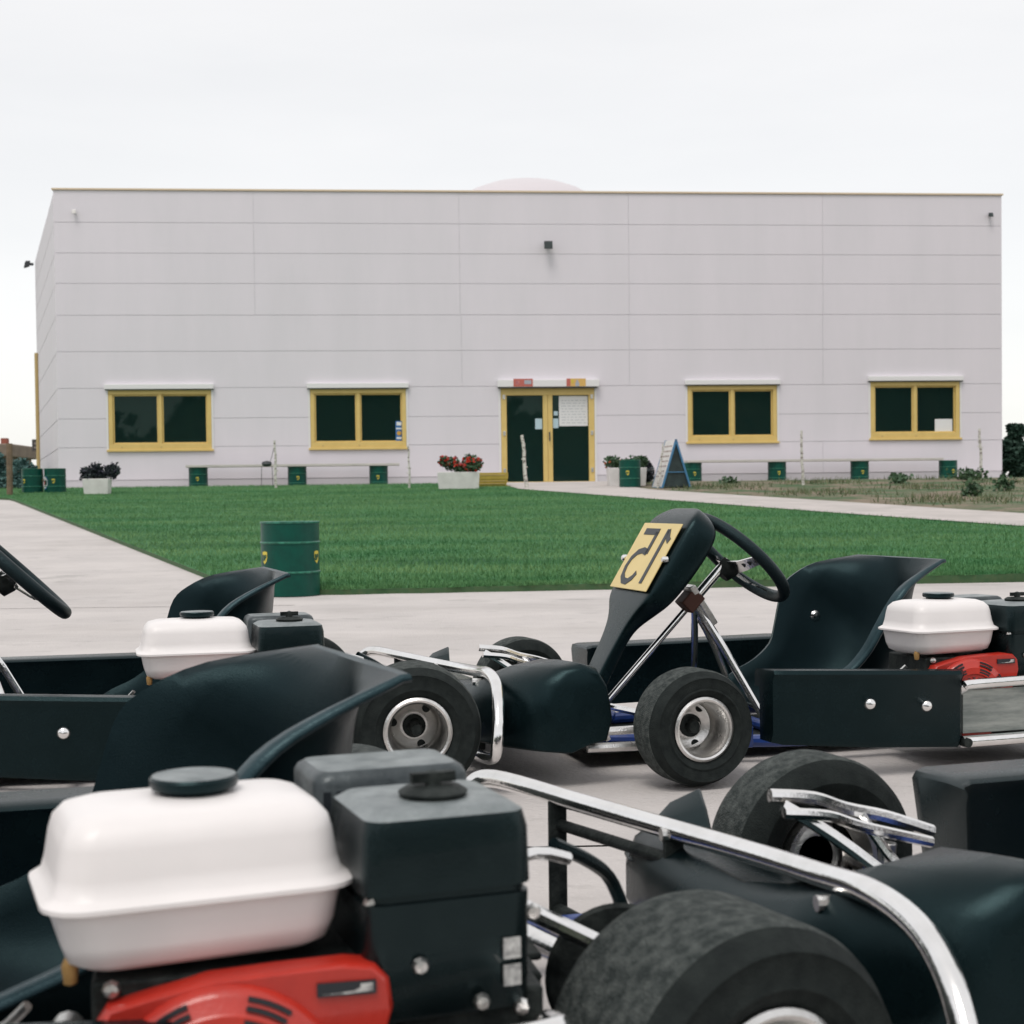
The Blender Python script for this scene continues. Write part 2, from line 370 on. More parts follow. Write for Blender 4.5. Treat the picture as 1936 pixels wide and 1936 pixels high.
# planted bank behind the photographer: it is what the windows and the black plastic mirror
random.seed(33)
bk_ = MB(); rings = []
for i in range(61):
    x = -90 + 3 * i; hh = 7.5 + 2.2 * math.sin(i * .9) + 1.5 * math.sin(i * 2.3 + 1)
    rings.append([(x, -20 + .8 * math.sin(i * 1.3), 0), (x, -24, hh * .35), (x, -26 + math.sin(i), hh * .75), (x, -29, hh), (x, -36, hh * .8), (x, -40, 0)])
bk_.loft(rings, cap=False, closed=False); tag(bk_.build('bank', g_mat, smooth=60), kind='structure')
def shp():
    x = random.uniform(-85, 85); i = (x + 90) / 3; hh = 7.5 + 2.2 * math.sin(i * .9) + 1.5 * math.sin(i * 2.3 + 1); t = random.random()
    return (x, -21 - 8 * t + random.gauss(0, .6), hh * (t ** 1.3) + random.uniform(-.2, 1.0)), None
tag(foliage(14000, shp, .9).build('wood', M['conifer'], smooth=0), 'dark wood on a bank behind the parked karts', 'trees', kind='stuff')

# ---------------------------------------------------------------- the hall
A = Vector((-9.13, 30.20)); Bp = Vector((10.47, 31.90)); BY = math.atan2(Bp.y - A.y, Bp.x - A.x); FL = (Bp - A).length
hall = empty('sports_hall', (A.x, A.y, .88), BY)
tag(hall, 'long pale lilac grey panelled hall with yellow windows and double glass door', 'building')
HZ = 6.93 - .88; PL = .22
def fw(s, out, z=0):   # a point on or in front of the facade, in world coordinates
    d = Vector((math.cos(BY), math.sin(BY))); n = Vector((math.sin(BY), -math.cos(BY)))
    p = A + d * s + n * out; return (p.x, p.y, z)
zb = [PL, 1.755 - .88, 2.335 - .88, 2.95 - .88, 3.69 - .88, 4.42 - .88, 5.06 - .88, 5.67 - .88, 6.285 - .88, HZ]
wins = [(1.005, 3.06, 1.69, 2.92), (5.055, 7.01, 1.69, 2.92), (12.88, 14.785, 1.75, 2.95), (16.80, 18.74, 1.79, 3.01)]
door = (8.965, 10.915, .88, 2.92)
openings = [(a, b, c - .88, d - .88) for a, b, c, d in wins] + [(door[0], door[1], 0, door[3] - .88)]
seams_all = [0, 3.97, 8.15, 11.67, 15.79, FL]
def cut(rects, o):
    out = []
    for (a, b, c, d) in rects:
        oa, ob, oc, od = o
        if oa >= b or ob <= a or oc >= d or od <= c: out.append((a, b, c, d)); continue
        if oa > a: out.append((a, oa, c, d))
        if ob < b: out.append((ob, b, c, d))
        a2, b2 = max(a, oa), min(b, ob)
        if oc > c: out.append((a2, b2, c, oc))
        if od < d: out.append((a2, b2, od, d))
    return out
pan = MB(); back = MB()
for i in range(len(zb) - 1):
    z0, z1 = zb[i], zb[i + 1]
    sm = seams_all if i not in (1, 2) else [0, FL]
    if i == 0: sm = [0, 15.77, FL]
    if i == 3: sm = [0, 8.17, 11.66, 15.78, FL]
    if i == 4: sm = [0, 8.17, 11.66, 15.78, FL]
    for j in range(len(sm) - 1):
        g = .0050; gv = .0025; rs = [(sm[j] + (gv if j else 0), sm[j + 1] - (gv if j < len(sm) - 2 else 0), z0 + (g if i else 0), z1 - g)]
        for o in openings: rs = cut(rs, o)
        for (a, b, c, d) in rs:
            if b - a > .02 and d - c > .02: pan.box((a, 0, c), (b, .0095, d))
rs = [(.01, FL - .01, 0.0, HZ - .01)]
for o in openings: rs = cut(rs, o)
for (a, b, c, d) in rs: back.box((a, .010, c), (b, .16, d), 1)
pan.v += []; n0 = len(pan.v)
pan.add(back.v, back.f, 1)
wall = pan.build('wall', [M['wallpanel'], M['joint']], hall, smooth=0)
pl = MB()
for (a, b) in ((-.0, door[0] - .03), (door[1] + .03, FL)): pl.box((a + .012, .02, -.35), (b - .012, .15, PL - .012))
pl.build('plinth', M['plinth'], hall, smooth=0)
# side walls run back and outwards from the facade
def local(x, y): 
    v = Vector((x, y)) - A; c, s = math.cos(-BY), math.sin(-BY); return (v.x * c - v.y * s, v.x * s + v.y * c)
E1 = local(-12.30, 39.0); E2 = local(12.2, 42.0)
def side(ax, ay, bx, by, sgn):
    mb = MB(); d = Vector((bx - ax, by - ay)); L = d.length; d.normalize(); n = Vector((-d.y, d.x)) * sgn
    for i in range(len(zb) - 1):
        z0, z1 = zb[i] + .0075 * (i > 0), zb[i + 1] - .0075
        p = [Vector((ax, ay)) + d * .005, Vector((bx, by)), Vector((bx, by)) + n * .06, Vector((ax, ay)) + d * .005 + n * .06]
        mb.hexa([(q.x, q.y, z0) for q in p], [(q.x, q.y, z1) for q in p])
    p = [Vector((ax, ay)) + d * .02 + n * .02, Vector((bx, by)) + n * .02, Vector((bx, by)) + n * .15, Vector((ax, ay)) + d * .02 + n * .15]
    mb.hexa([(q.x, q.y, -.3) for q in p], [(q.x, q.y, HZ - .01) for q in p], 1)
    return mb.build('side_wall', [M['wallpanel'], M['joint']], hall, smooth=0)
side(0, .062, E1[0], E1[1], -1); side(FL, .062, E2[0], E2[1], 1)
rb = MB(); rb.add([(.05, .1, HZ - .05), (FL - .05, .1, HZ - .05), (E2[0], E2[1], HZ - .05), (E1[0], E1[1], HZ - .05)], [(0, 1, 2, 3)])
rb.add([(E1[0], E1[1], 0), (E2[0], E2[1], 0), (E2[0], E2[1], HZ - .05), (E1[0], E1[1], HZ - .05)], [(0, 1, 2, 3)])
rb.build('roof', M['joint'], hall, smooth=0)
cp = MB(); cp.box((-.03, -.03, HZ + .002), (FL + .03, .17, HZ + .035)); cp.build('coping', M['coping'], hall, smooth=0)
# rooflight: a shallow dome that shows over the parapet
dm = MB(); r0 = 2.08; rings = []
for k in range(8):
    q = k / 7 * math.pi / 2
    rings.append([(9.95 + r0 * math.cos(q) * math.cos(w), 4.2 + r0 * math.cos(q) * math.sin(w), HZ - .10 + 1.235 * math.sin(q)) for w in [2 * math.pi * i / 40 for i in range(40)]])
dm.loft(rings[:-1]); dm.build('rooflight', mat('pale rooflight', (.60, .56, .58), .4), hall, smooth=60)
# yellow downpipe / door edge on the side wall
dp = MB(); d = Vector(E1).normalized(); q = Vector(E1) * .93; nn = Vector((d.y, -d.x))*-1
dp.tube([(q.x - .04, q.y, .0), (q.x - .04, q.y, 3.62)], .05, 8); dp.build('downpipe', M['yellowdark'], hall)
room = MB(); room.box((.2, 4.5, -.1), (FL - .2, 4.6, 3.0)); room.box((.2, .3, 2.9), (FL - .2, 4.4, 3.0)); room.build('inner_wall', M['roomwall'], hall, smooth=0)
fl_ = MB(); fl_.box((.2, .17, -.1), (FL - .2, 4.4, -.02)); fl_.build('floor', M['floor_in'], hall, smooth=0)

def window(a, b, c, d, k):
    c -= .88; d -= .88
    f = MB(); t = .085; y0, y1 = -.015, .10; zl = .13
    f.box((a, y0, c), (b, y1, c + zl)); f.box((a, y0, d - .10), (b, y1, d))
    f.box((a, y0, c + zl), (a + t, y1, d - .10)); f.box((b - t, y0, c + zl), (b, y1, d - .10))
    m_ = (a + b) / 2; f.box((m_ - .035, y0 + .01, c + zl), (m_ + .035, y1, d - .10))
    for (x0, x1, yy) in ((a + t, m_ - .035, .02), (m_ + .035, b - t, .035)):   # inner sash
        f.box((x0, yy, c + zl), (x1, yy + .04, c + zl + .03)); f.box((x0, yy, d - .13), (x1, yy + .04, d - .10))
        f.box((x0, yy, c + zl + .03), (x0 + .03, yy + .04, d - .13)); f.box((x1 - .03, yy, c + zl + .03), (x1, yy + .04, d - .13))
    f.box((a - .04, -.05, c - .025), (b + .04, y0, c + .018))
    w = f.build('window', M['yellow'], hall, smooth=0, bevel=.004, seg=1)
    for (x0, x1, yy) in ((a + t + .03, m_ - .065, .04), (m_ + .065, b - t - .03, .055)):
        MB().box((x0, yy, c + zl + .03), (x1, yy + .006, d - .13)).build('pane', M['glass'], w, smooth=0)
    rv = MB(); rv.box((a - .04, -.02, c - .02), (a - .003, .01, d)); rv.box((b + .003, -.02, c - .02), (b + .04, .01, d)); rv.build_each('window_trim', M['whitebox'], w, smooth=0)
    for i in (0, 1):
        MB().box((a + (b - a) * (.12 + .38 * i), y0 - .006, c + .05), (a + (b - a) * (.12 + .38 * i) + .03, y0 - .001, c + .075)).build('drain_cap', M['yellowdark'], w, smooth=0)
    bx = MB(); bx.box((a - .06, -.09, d + .004), (b + .06, -.002, d + .105)); bx.build('shutter_box', M['whitebox'], hall, smooth=0, bevel=.008)
    ln = MB(); ln.box((a - .05, -.080, d - .012), (b + .05, -.004, d + .002)); ln.build('shutter_slot', M['lamp'], w, smooth=0)
    return w
W = [window(*w_, i) for i, w_ in enumerate(wins)]
nb = MB(); nb.box((6.79, .035, .96), (6.98 - .05, .039, 1.37)); n1 = nb.build('notice', M['decalblue'], W[1], smooth=0); n1['label'] = 'pale blue poster with an orange spot'
o2 = MB(); o2.box((6.81, .031, 1.28), (6.91, .0345, 1.35), 0); o2.box((6.81, .031, 1.0), (6.91, .0345, 1.04), 0); o2.box((6.80, .031, 1.20), (6.92, .0345, 1.23), 0); o2.build_each('notice_text', M['decalwhite'], W[1], smooth=0)
o3 = MB(); o3.lathe([(.0, 0), (.045, 0), (.045, .003), (0, .003)], (6.86, .031, 1.12), 'Y', 16); o3.build('notice_spot', mat('orange print', (.6, .33, .05), .5), W[1])
nb = MB(); nb.box((18.22, .05, 1.06), (18.60, .054, 1.33)); nb.build('notice', M['decalwhite'], W[3], smooth=0)
# door
a, b, c, d = door; c -= .88; d -= .88
f = MB(); t = .12; y0, y1 = -.01, .11
f.box((a, y0, 0), (a + t, y1, d - .16)); f.box((b - t, y0, 0), (b, y1, d - .16)); f.box((a, y0, d - .16), (b, y1, d)); m_ = (a + b) / 2
f.box((m_ - .10, y0 + .012, .09), (m_ - .002, y1, d - .16)); f.box((m_ + .002, y0 + .012, .09), (m_ + .10, y1, d - .16)); f.box((a + t, y0 + .008, .0), (b - t, y1, .09))
dr = f.build('door', M['yellow'], hall, smooth=0, bevel=.005, seg=1)
for (x0, x1) in ((a + t, m_ - .1), (m_ + .1, b - t)):
    MB().box((x0 - .003, .05, .085), (x1 + .003, .056, d - .155)).build('pane', M['glass'], dr, smooth=0)
for x in (a + .04, b - .08):
    for z in (.28, 1.05, 1.80): MB().box((x, y0 - .02, z), (x + .05, y0 - .001, z + .09)).build('hinge', M['alu'], dr, smooth=0, bevel=.003)
MB().tube([(m_ + .03, -.045, .93), (m_ + .03, -.045, 1.12)], .014, 8).build('handle', M['lamp'], dr)
rv = MB(); rv.box((a - .045, -.02, 0), (a - .003, .01, d)); rv.box((b + .003, -.02, 0), (b + .045, .01, d)); rv.build_each('door_trim', M['whitebox'], dr, smooth=0)
MB().box((a - .07, -.15, d + .004), (b + .09, -.002, d + .15)).build('shutter_box', M['whitebox'], hall, smooth=0, bevel=.008)
MB().box((a - .05, -.13, d - .02), (b + .05, -.004, d + .002)).build('shutter_slot', M['lamp'], dr, smooth=0)
MB().box((m_ + .24, .044, 1.24), (b - t - .012, .048, d - .175)).build('notice', M['decalwhite'], dr, smooth=0)
tx = MB(); random.seed(5)
for k in range(9):
    z = 1.30 + k * .058; x = m_ + .29
    while x < b - t - .10:
        w_ = random.uniform(.03, .1); tx.box((x, .0405, z), (min(x + w_, b - t - .05), .0437, z + .014)); x += w_ + .03
tx.build_each('notice_text', mat('faint grey print', (.50, .52, .54), .6), dr, smooth=0)
MB().box((m_ - .26, .044, 1.18), (m_ - .115, .048, 1.40)).build('notice', mat('pale blue paper', (.45, .60, .66), .5), dr, smooth=0)
nn_ = MB(); nn_.box((m_ + .11, .044, 1.20), (m_ + .225, .048, 1.40)); nn_.box((m_ + .13, .044, 1.46), (m_ + .215, .048, 1.55)); nn_.build('notice', mat('pale blue paper', (.45, .60, .66), .5), dr, smooth=0)
# two stickers on the roller box over the door
def sticker(x, z, w, h, cols, name, label):
    mb = MB(); ms = []
    mb.box((x, -.155, z), (x + w, -.151, z + h), 0); ms.append(cols[0])
    for i, (u0, u1, v0, v1, cc) in enumerate(cols[1]): mb.box((x + w * u0, -.158, z + h * v0), (x + w * u1, -.1551, z + h * v1), i + 1); ms.append(cc)
    o = mb.build(name, ms, hall, smooth=0); o['label'] = label
rd, oy = mat('faded red print', (.50, .13, .10), .5), mat('faded orange print', (.68, .42, .12), .5)
sticker(9.22, d + .01, .40, .16, (rd, [(.12, .3, .25, .75, M['pink']), (.56, .92, .30, .82, mat('grey print', (.38, .40, .45), .5))]), 'sticker', 'faded red sticker')
sticker(10.32, d + .01, .40, .16, (oy, [(0, .2, 0, 1, rd), (.46, .66, .02, .5, mat('grey print', (.38, .40, .45), .5)), (.5, .62, .5, .8, mat('grey print', (.38, .40, .45), .5)), (.26, .36, .4, .9, M['shield'])]), 'sticker', 'faded orange and yellow sticker')

def flood(s, z, sc, label, white=False, pos=None, rz=None):
    p = pos or fw(s, .0, z); o = empty('flood_lamp', p, BY if rz is None else rz); tag(o, label, 'lamp')
    m1 = M['whitebox'] if white else M['lamp']
    MB().box((-.03 * sc, -.12 * sc, -.03 * sc), (.03 * sc, -.002, .03 * sc)).build('bracket', M['lamp'], o, smooth=0)
    h = MB(); h.hexa([(-.09 * sc, -.22 * sc, -.10 * sc), (.09 * sc, -.22 * sc, -.10 * sc), (.06 * sc, -.10 * sc, -.06 * sc), (-.06 * sc, -.10 * sc, -.06 * sc)],
                     [(-.09 * sc, -.19 * sc, .07 * sc), (.09 * sc, -.19 * sc, .07 * sc), (.06 * sc, -.08 * sc, .08 * sc), (-.06 * sc, -.08 * sc, .08 * sc)]); h.build('lamp_housing', m1, o, smooth=0, bevel=.01)
    h = MB(); h.hexa([(-.08 * sc, -.235 * sc, -.09 * sc), (.08 * sc, -.235 * sc, -.09 * sc), (.08 * sc, -.224 * sc, -.09 * sc), (-.08 * sc, -.224 * sc, -.09 * sc)],
                     [(-.08 * sc, -.205 * sc, .05 * sc), (.08 * sc, -.205 * sc, .05 * sc), (.08 * sc, -.194 * sc, .05 * sc), (-.08 * sc, -.194 * sc, .05 * sc)]); h.build('lamp_glass', M['planter'] if white else M['board'], o, smooth=0)
    return o
flood(.42, 6.49, .5, 'tiny white lamp at the top left corner of the hall', True)
flood(9.97, 5.84, 1.0, 'dark floodlight high over the glass door')
flood(19.40, 6.51, .55, 'small grey lamp at the top right corner of the hall')
flood(0, 0, 1.0, 'dark floodlight on the slanting side wall of the hall', pos=(-12.02, 38.0, 6.70), rz=-1.2)

# ---------------------------------------------------------------- drums, benches
def shield_mesh(ang, zc, r, w=.055, h=.075):
    """a curved yellow shield with two dark letters on a drum's side"""
    sh = MB(); N_ = 8
    def pt(u, v, rr): q = R(ang) + u / r; return (rr * math.sin(q), -rr * math.cos(q), zc + v)
    out = [(-.5, .5), (0, .56), (.5, .5), (.5, 0), (.38, -.3), (0, -.55), (-.38, -.3), (-.5, 0)]
    vs = [pt(u * w, v * h, r + .0012) for u, v in out] + [pt(0, 0, r + .0012)]
    sh.add(vs, [(i, (i + 1) % 8, 8) for i in range(8)])
    lt = MB()
    def stroke(u0, v0, u1, v1, t=.0045):
        du, dv = u1 - u0, v1 - v0; L = math.hypot(du, dv); nx_, ny_ = -dv / L * t, du / L * t
        lt.add([pt(u0 - nx_, v0 - ny_, r + .002), pt(u1 - nx_, v1 - ny_, r + .002), pt(u1 + nx_, v1 + ny_, r + .002), pt(u0 + nx_, v0 + ny_, r + .002)], [(0, 1, 2, 3)])
    H_ = .017
    for (x, kind) in ((-.019, 'B'), (.004, 'P')):
        stroke(x, -H_, x, H_); stroke(x, H_, x + .012, H_ - .003); stroke(x + .013, H_ - .002, x + .013, .002); stroke(x + .013, .001, x, 0)
        if kind == 'B': stroke(x + .014, 0, x + .015, -H_ + .003); stroke(x + .015, -H_ + .002, x, -H_)
    return sh, lt
def make_drum():
    r, h = .187, .475; o = empty('oil_drum')
    b = MB(); ribs = (.150, .340)
    pr = [(.0, .012), (r - .012, .012), (r - .010, .0), (r, .0), (r, .012)]
    for z in ribs: pr += [(r, z - .010), (r + .002, z - .008), (r + .002, z + .008), (r, z + .010)]
    pr += [(r, h - .012)]
    b.lathe(pr + [(r - .012, h - .012), (0, h - .012)], n=56); b.build('drum_body', M['greendrum'], o)
    rb_ = MB()
    for z in ribs: rb_.lathe([(r + .001, z - .008), (r + .0065, z - .003), (r + .0065, z + .003), (r + .001, z + .008)], n=56)
    rb_.build('rib', M['drumrib'], o)
    l = MB(); l.lathe([(r - .006, h - .013), (r + .004, h - .012), (r + .005, h - .002), (r, h), (r - .008, h - .003), (r - .009, h - .02)], n=56); l.build('lid_rim', M['drumrib'], o)
    for q in (-51, 71, 190):
        s_, l_ = shield_mesh(q, .245, r); so = s_.build('emblem', M['shield'], o); l_.build('emblem_letters', M['greendrum'], so)
    return o
drum0 = make_drum(); drum0.location = (-1.43, 9.63, .004)
tag(drum0, 'green oil drum with yellow shields standing alone at the front edge of the lawn', 'drum')
def drum(x, y, z, rz, label, group=None):
    c = copy_tree(drum0); c.location = (x, y, z); c.rotation_euler.z = rz; c['label'] = label; c['group'] = group or 'green drums holding up the benches'
    return c
GZ = .885
for s_, rz, lb in ((2.84, 1.0, 'green drum under the left end of the left bench'), (4.80, 1.1, 'green drum under the middle of the left bench'), (6.43, .9, 'green drum under the right end of the left bench'),
                   (12.86, 1.0, 'green drum under the right bench beside the folding board'), (14.63, .95, 'green drum under the right bench below the third window'),
                   (16.38, 1.0, 'green drum under the right bench below the gap between third and fourth windows'), (18.27, 1.2, 'green drum at the right end of the right bench')):
    p = fw(s_, .55, GZ - .045); drum(p[0], p[1], p[2], rz, lb)
drum(2.07, 26.1, T(26.1) + .04, .6, 'green drum in front of the white planter right of the door', 'loose green drums')
drum(-8.64, 27.0, T(27) - .01, .3, 'green drum at the left corner of the hall, left of a pair', 'loose green drums')
d2 = drum(-8.23, 27.0, T(27) - .01, 1.0, 'green drum at the left corner of the hall with a white and blue disc', 'loose green drums')
disc = empty('emblem', (0, 0, 0), -1.0 + R(-62), d2)
for nm, rr, of, mm in (('emblem_disc', .13, .189, M['decalblue']), ('emblem_ring', .112, .1905, M['decalwhite']), ('emblem_centre', .045, .192, M['decalred'])):
    vs = []
    for k in range(32):
        q = 2 * math.pi * k / 32; u, v = rr * math.cos(q), rr * math.sin(q); an = u / .187
        vs.append((of * math.sin(an), -of * math.cos(an), .22 + v))
    vs.append((0, -of, .22)); MB().add(vs, [(k, (k + 1) % 32, 32) for k in range(32)]).build(nm, mm, disc)
drum(-9.35, 26.6, T(26.6) - .03, 2.0, 'green drum at the photo\'s left edge beside the brown post', 'loose green drums')
def bench(s0, s1, z, label, tilt=0):
    mb = MB(); n = 3
    for k in range(n):
        o0, o1 = .38 + k * .13, .50 + k * .13
        pts = [fw(s0, o1), fw(s1, o1), fw(s1, o0), fw(s0, o0)]
        mb.hexa([(p[0], p[1], z + (tilt if i in (1, 2) else 0)) for i, p in enumerate(pts)], [(p[0], p[1], z + .048 + (tilt if i in (1, 2) else 0)) for i, p in enumerate(pts)])
    tag(mb.build('bench_seat', M['wood'], smooth=0, bevel=.004, seg=1), label, 'bench')
bench(2.62, 6.85, GZ - .045 + .478, 'long low plank bench on green drums under the left windows')
bench(12.72, 18.1, GZ - .045 + .478, 'long low plank bench on green drums under the right windows')
# concrete strip along the wall, right of the door
st = MB(); p = [fw(-.6, 1.1), fw(FL + 6, 1.0), fw(FL + 6, .02), fw(-.6, .02)]
st.hexa([(q[0], q[1], .6) for q in p], [(q[0], q[1], GZ + .03 - .04) for q in p]); tag(st.build('wall_strip', p_mat, smooth=0), kind='structure')

# ---------------------------------------------------------------- planters
def planter(x, y, w, d_, h, rz, label, leafm, n, ph, pw, flowers, cat='planter'):
    o = empty('flower_planter', (x, y, T(y) + .03), rz); tag(o, label, cat, 'white planters along the hall')
    b = MB(); t = .035
    def rg(hw, hd, z): return [(-hw, -hd, z), (hw, -hd, z), (hw, hd, z), (-hw, hd, z)]
    b.loft([rg(w / 2 - .02, d_ / 2 - .02, 0), rg(w / 2, d_ / 2, h), rg(w / 2 - t, d_ / 2 - t, h), rg(w / 2 - t, d_ / 2 - t, h - .04)]); b.build('trough', M['planter'], o, smooth=0, bevel=.008)
    MB().box((-w / 2 + t, -d_ / 2 + t, h - .06), (w / 2 - t, d_ / 2 - t, h - .035)).build('soil', M['soil'], o, smooth=0)
    cl = [(random.uniform(-pw, pw) * .8, random.uniform(-d_, d_) * .3, h + random.uniform(.02, ph * .75), random.uniform(.07, .13)) for _ in range(10)]
    def sh():
        c_ = random.choice(cl); v = Vector((random.gauss(0, 1), random.gauss(0, 1), random.gauss(0, .8))).normalized() * c_[3] * random.uniform(.5, 1.15)
        return (c_[0] + v.x, c_[1] + v.y, max(h - .05, c_[2] + v.z)), v
    fo = foliage(n, sh, .05); 
    for c_ in cl: fo.tube([(c_[0] * .3, c_[1] * .3, h - .05), (c_[0], c_[1], c_[2])], .005, 5)
    fo.build('plant', leafm, o, smooth=0)
    for (m__, k, xr) in flowers:
        fb = MB()
        for _ in range(k):
            c_ = random.choice(cl); 
            if not (xr[0] <= c_[0] / pw <= xr[1]): continue
            v = Vector((random.gauss(0, 1), -abs(random.gauss(0, 1)), random.gauss(.3, .8))).normalized() * c_[3] * 1.12
            p_ = Vector((c_[0], c_[1], c_[2])) + v
            for _k in range(7):
                a_ = Vector((random.gauss(0, 1), random.gauss(0, 1), random.gauss(0, 1))).normalized() * .028; b_ = a_.cross(Vector((random.gauss(0, 1), random.gauss(0, 1), random.gauss(0, 1)))).normalized() * .022
                fb.add([p_ - a_, p_ - b_, p_ + a_, p_ + b_], [(0, 1, 2, 3)])
        if fb.v: fb.build('blossom', m__, o, smooth=0)
    return o
random.seed(11)
planter(-7.18, 25.95, .44, .40, .27, .1, 'small white planter with a dark bushy plant left of the benches', M['leafdark'], 2600, .24, .30, [(M['leafdark'], 3, (-1, 1))])
planter(-.93, 26.35, .74, .42, .30, .05, 'wide white planter full of red flowers left of the door', M['leaf'], 2600, .28, .40, [(M['flower'], 95, (-.7, 1)), (M['pink'], 60, (-1, .4))])
planter(2.06, 26.75, .68, .42, .33, .05, 'white planter with orange flowers right of the door behind a green drum', M['leaf'], 1500, .16, .36, [(M['orange'], 50, (-1, -.1))])
def bush(x, y, z, rx, h, n, m_, leaf, label, name='shrub', group=None, cat='shrub', trunk=.3, cones=False):
    o = empty(name, (x, y, z)); tag(o, label, cat, group)
    cl = []
    for _ in range(18 if not cones else 34):
        t_ = random.random(); rr = rx * (math.sqrt(max(0, 1 - (2 * t_ - .8) ** 2 / 1.5)) if not cones else (1.0 - .8 * t_))
        q = random.uniform(0, 6.28); k = random.uniform(.2, .8)
        cl.append((rr * k * math.cos(q), rr * k * math.sin(q), h * (.14 + .82 * t_), max(.25, rr / rx) * rx * random.uniform(.28, .46)))
    def sh():
        c_ = random.choice(cl); v = Vector((random.gauss(0, 1), random.gauss(0, 1), random.gauss(0, .9))).normalized() * c_[3] * random.uniform(.45, 1.2)
        return (c_[0] + v.x, c_[1] + v.y, max(.02, c_[2] + v.z)), v
    foliage(n, sh, leaf).build('crown', m_, o, smooth=0)
    tb = MB(); tb.tube([(0, 0, -.05), (.02 * rx, 0, h * .45), (0, .02 * rx, h * .85)], [rx * .07, rx * .05, rx * .02], 7)
    for c_ in cl[::2]: tb.tube([(0, 0, c_[2] * .5), (c_[0] * .6, c_[1] * .6, c_[2] * .85), (c_[0], c_[1], c_[2])], rx * .018, 5)
    tb.build('trunk', M['post'], o); return o
bush(2.38, 27.3, T(27.3), .26, .50, 3000, M['leafdark'], .045, 'round dark bush behind the planter right of the door')
# birch stakes
def stake(x, y, h, r, lean, label, m_='birch'):
    z = T(y); o = MB(); n = 7
    o.tube([(lean * k / n + random.uniform(-.012, .012), random.uniform(-.01, .01), h * k / n) for k in range(n + 1)], [r * (1 - .25 * k / n) for k in range(n + 1)], 9)
    for k in range(3):
        hh = h * random.uniform(.3, .95); q = random.uniform(0, 6); o.tube([(lean * hh / h, 0, hh), (lean * hh / h + .05 * math.cos(q), .05 * math.sin(q), hh + .03)], r * .35, 6)
    return tag(o.build('birch_stake', M[m_], loc=(x, y, z)), label, 'stake', 'birch stakes along the hall')
stake(-4.40, 27.9, .92, .027, .0, 'thin birch stake in front of the left bench')
stake(-1.84, 27.1, .80, .020, -.02, 'thin birch stake between the left bench and the red flowers')
stake(.27, 26.2, .97, .036, -.07, 'thick white birch stake in front of the glass door')
stake(5.15, 26.4, .99, .027, -.03, 'thin brown stake in the verge under the third window')
stake(9.0, 28.6, .98, .030, -.05, 'thin brown stake at the right end of the verge')
stake(2.52, 25.75, .80, .022, .10, 'speckled birch stick leaning against the folding board')
# small lantern-like lamp with wire stand
o = empty('garden_lamp', (-4.62, 28.3, T(28.3)), 0); tag(o, 'small dark garden lamp on thin wire legs by the left bench', 'lamp')
lb = MB()
for sx in (-.11, .11): lb.tube([(sx, 0, 0), (sx * .9, 0, .42), (sx * .2, 0, .50)], .006, 6)
lb.build('stand', M['lamp'], o)
MB().lathe([(0, -.045), (.06, -.04), (.10, 0), (.085, .045), (.02, .065), (0, .065)], (0, 0, .47), 'Z', 14).build('lamp_head', M['lamp'], o)
MB().tube([(.06, 0, .50), (.10, 0, .62), (.17, 0, .92)], .005, 5).build('cable', M['lamp'], o)
# mustard crate left of the door
o = empty('plastic_crate', (-.36, 27.5, T(27.5) + .03), .03); tag(o, 'mustard yellow crate on the ground left of the door', 'crate')
cb = MB(); 
def rg(hw, hd, z): return [(-hw, -hd, z), (hw, -hd, z), (hw, hd, z), (-hw, hd, z)]
cb.loft([rg(.26, .15, 0), rg(.29, .17, .13), rg(.295, .175, .132), rg(.30, .18, .25), rg(.27, .15, .25), rg(.24, .13, .03)]); cb.build('crate_body', M['yellowbag'], o, smooth=0, bevel=.006)
for z in (.04, .09, .20): MB().box((-.24, -.186 if z > .13 else -.172, z), (.24, -.178 if z > .13 else -.155, z + .014)).build('slot', M['yellowdark'], o, smooth=0)
# A-frame board seen nearly edge-on
o = empty('folding_board', (2.78, 26.0, T(26) + .02), R(-80)); tag(o, 'folding pavement board with white front, blue edges and dark inside', 'sign')
def leaf(sgn, name):
    mb = MB(); tk = .022; hw = .30; th = R(17) * sgn
    mb.box((-hw, -tk / 2, 0), (hw, tk / 2, .86))
    mb.xform(Matrix.Translation((0, -math.sin(R(17)) * .86 * sgn, 0)) @ Matrix.Rotation(-th, 4, 'X')); return mb.build(name, M['planter'] if sgn > 0 else M['board'], o, smooth=0)
f1 = leaf(1, 'front_panel'); f2 = leaf(-1, 'back_panel')
def mtx(sgn): return Matrix.Translation((0, -math.sin(R(17)) * .86 * sgn, 0)) @ Matrix.Rotation(-R(17) * sgn, 4, 'X')
for sgn, pp in ((1, f1), (-1, f2)):
    e_ = MB()
    e_.box((.30, -.016, 0), (.325, .016, .87)); e_.box((-.325, -.016, 0), (-.30, .016, .87)); e_.box((-.30, -.015, -.005), (.30, .015, .02)); e_.xform(mtx(sgn)); e_.build('edge_strip', M['bluetrim'], pp, smooth=0)
wr = MB(); random.seed(8)
for k in range(7):
    z = .2 + k * .09; x = -.24
    while x < .2:
        w_ = random.uniform(.04, .12); wr.box((x, -.0145, z), (min(x + w_, .25), -.0118, z + .025)); x += w_ + .04
wr.xform(mtx(1)); wr.build('lettering', mat('faded board print', (.30, .22, .20), .6), f1, smooth=0)
ib = MB(); ib.add([(.29, -.22, .02), (.29, .22, .02), (.29, .0, .80)], [(0, 1, 2)]); ib.build('inner_shade', M['board'], o, smooth=0, solid=.01)  # dark sheet across the open side stands in for the shade inside
st2 = MB(); st2.tube([(.31, -.17, .27), (.31, .17, .27)], .008, 6); st2.build('spreader_bar', M['bluetrim'], o)

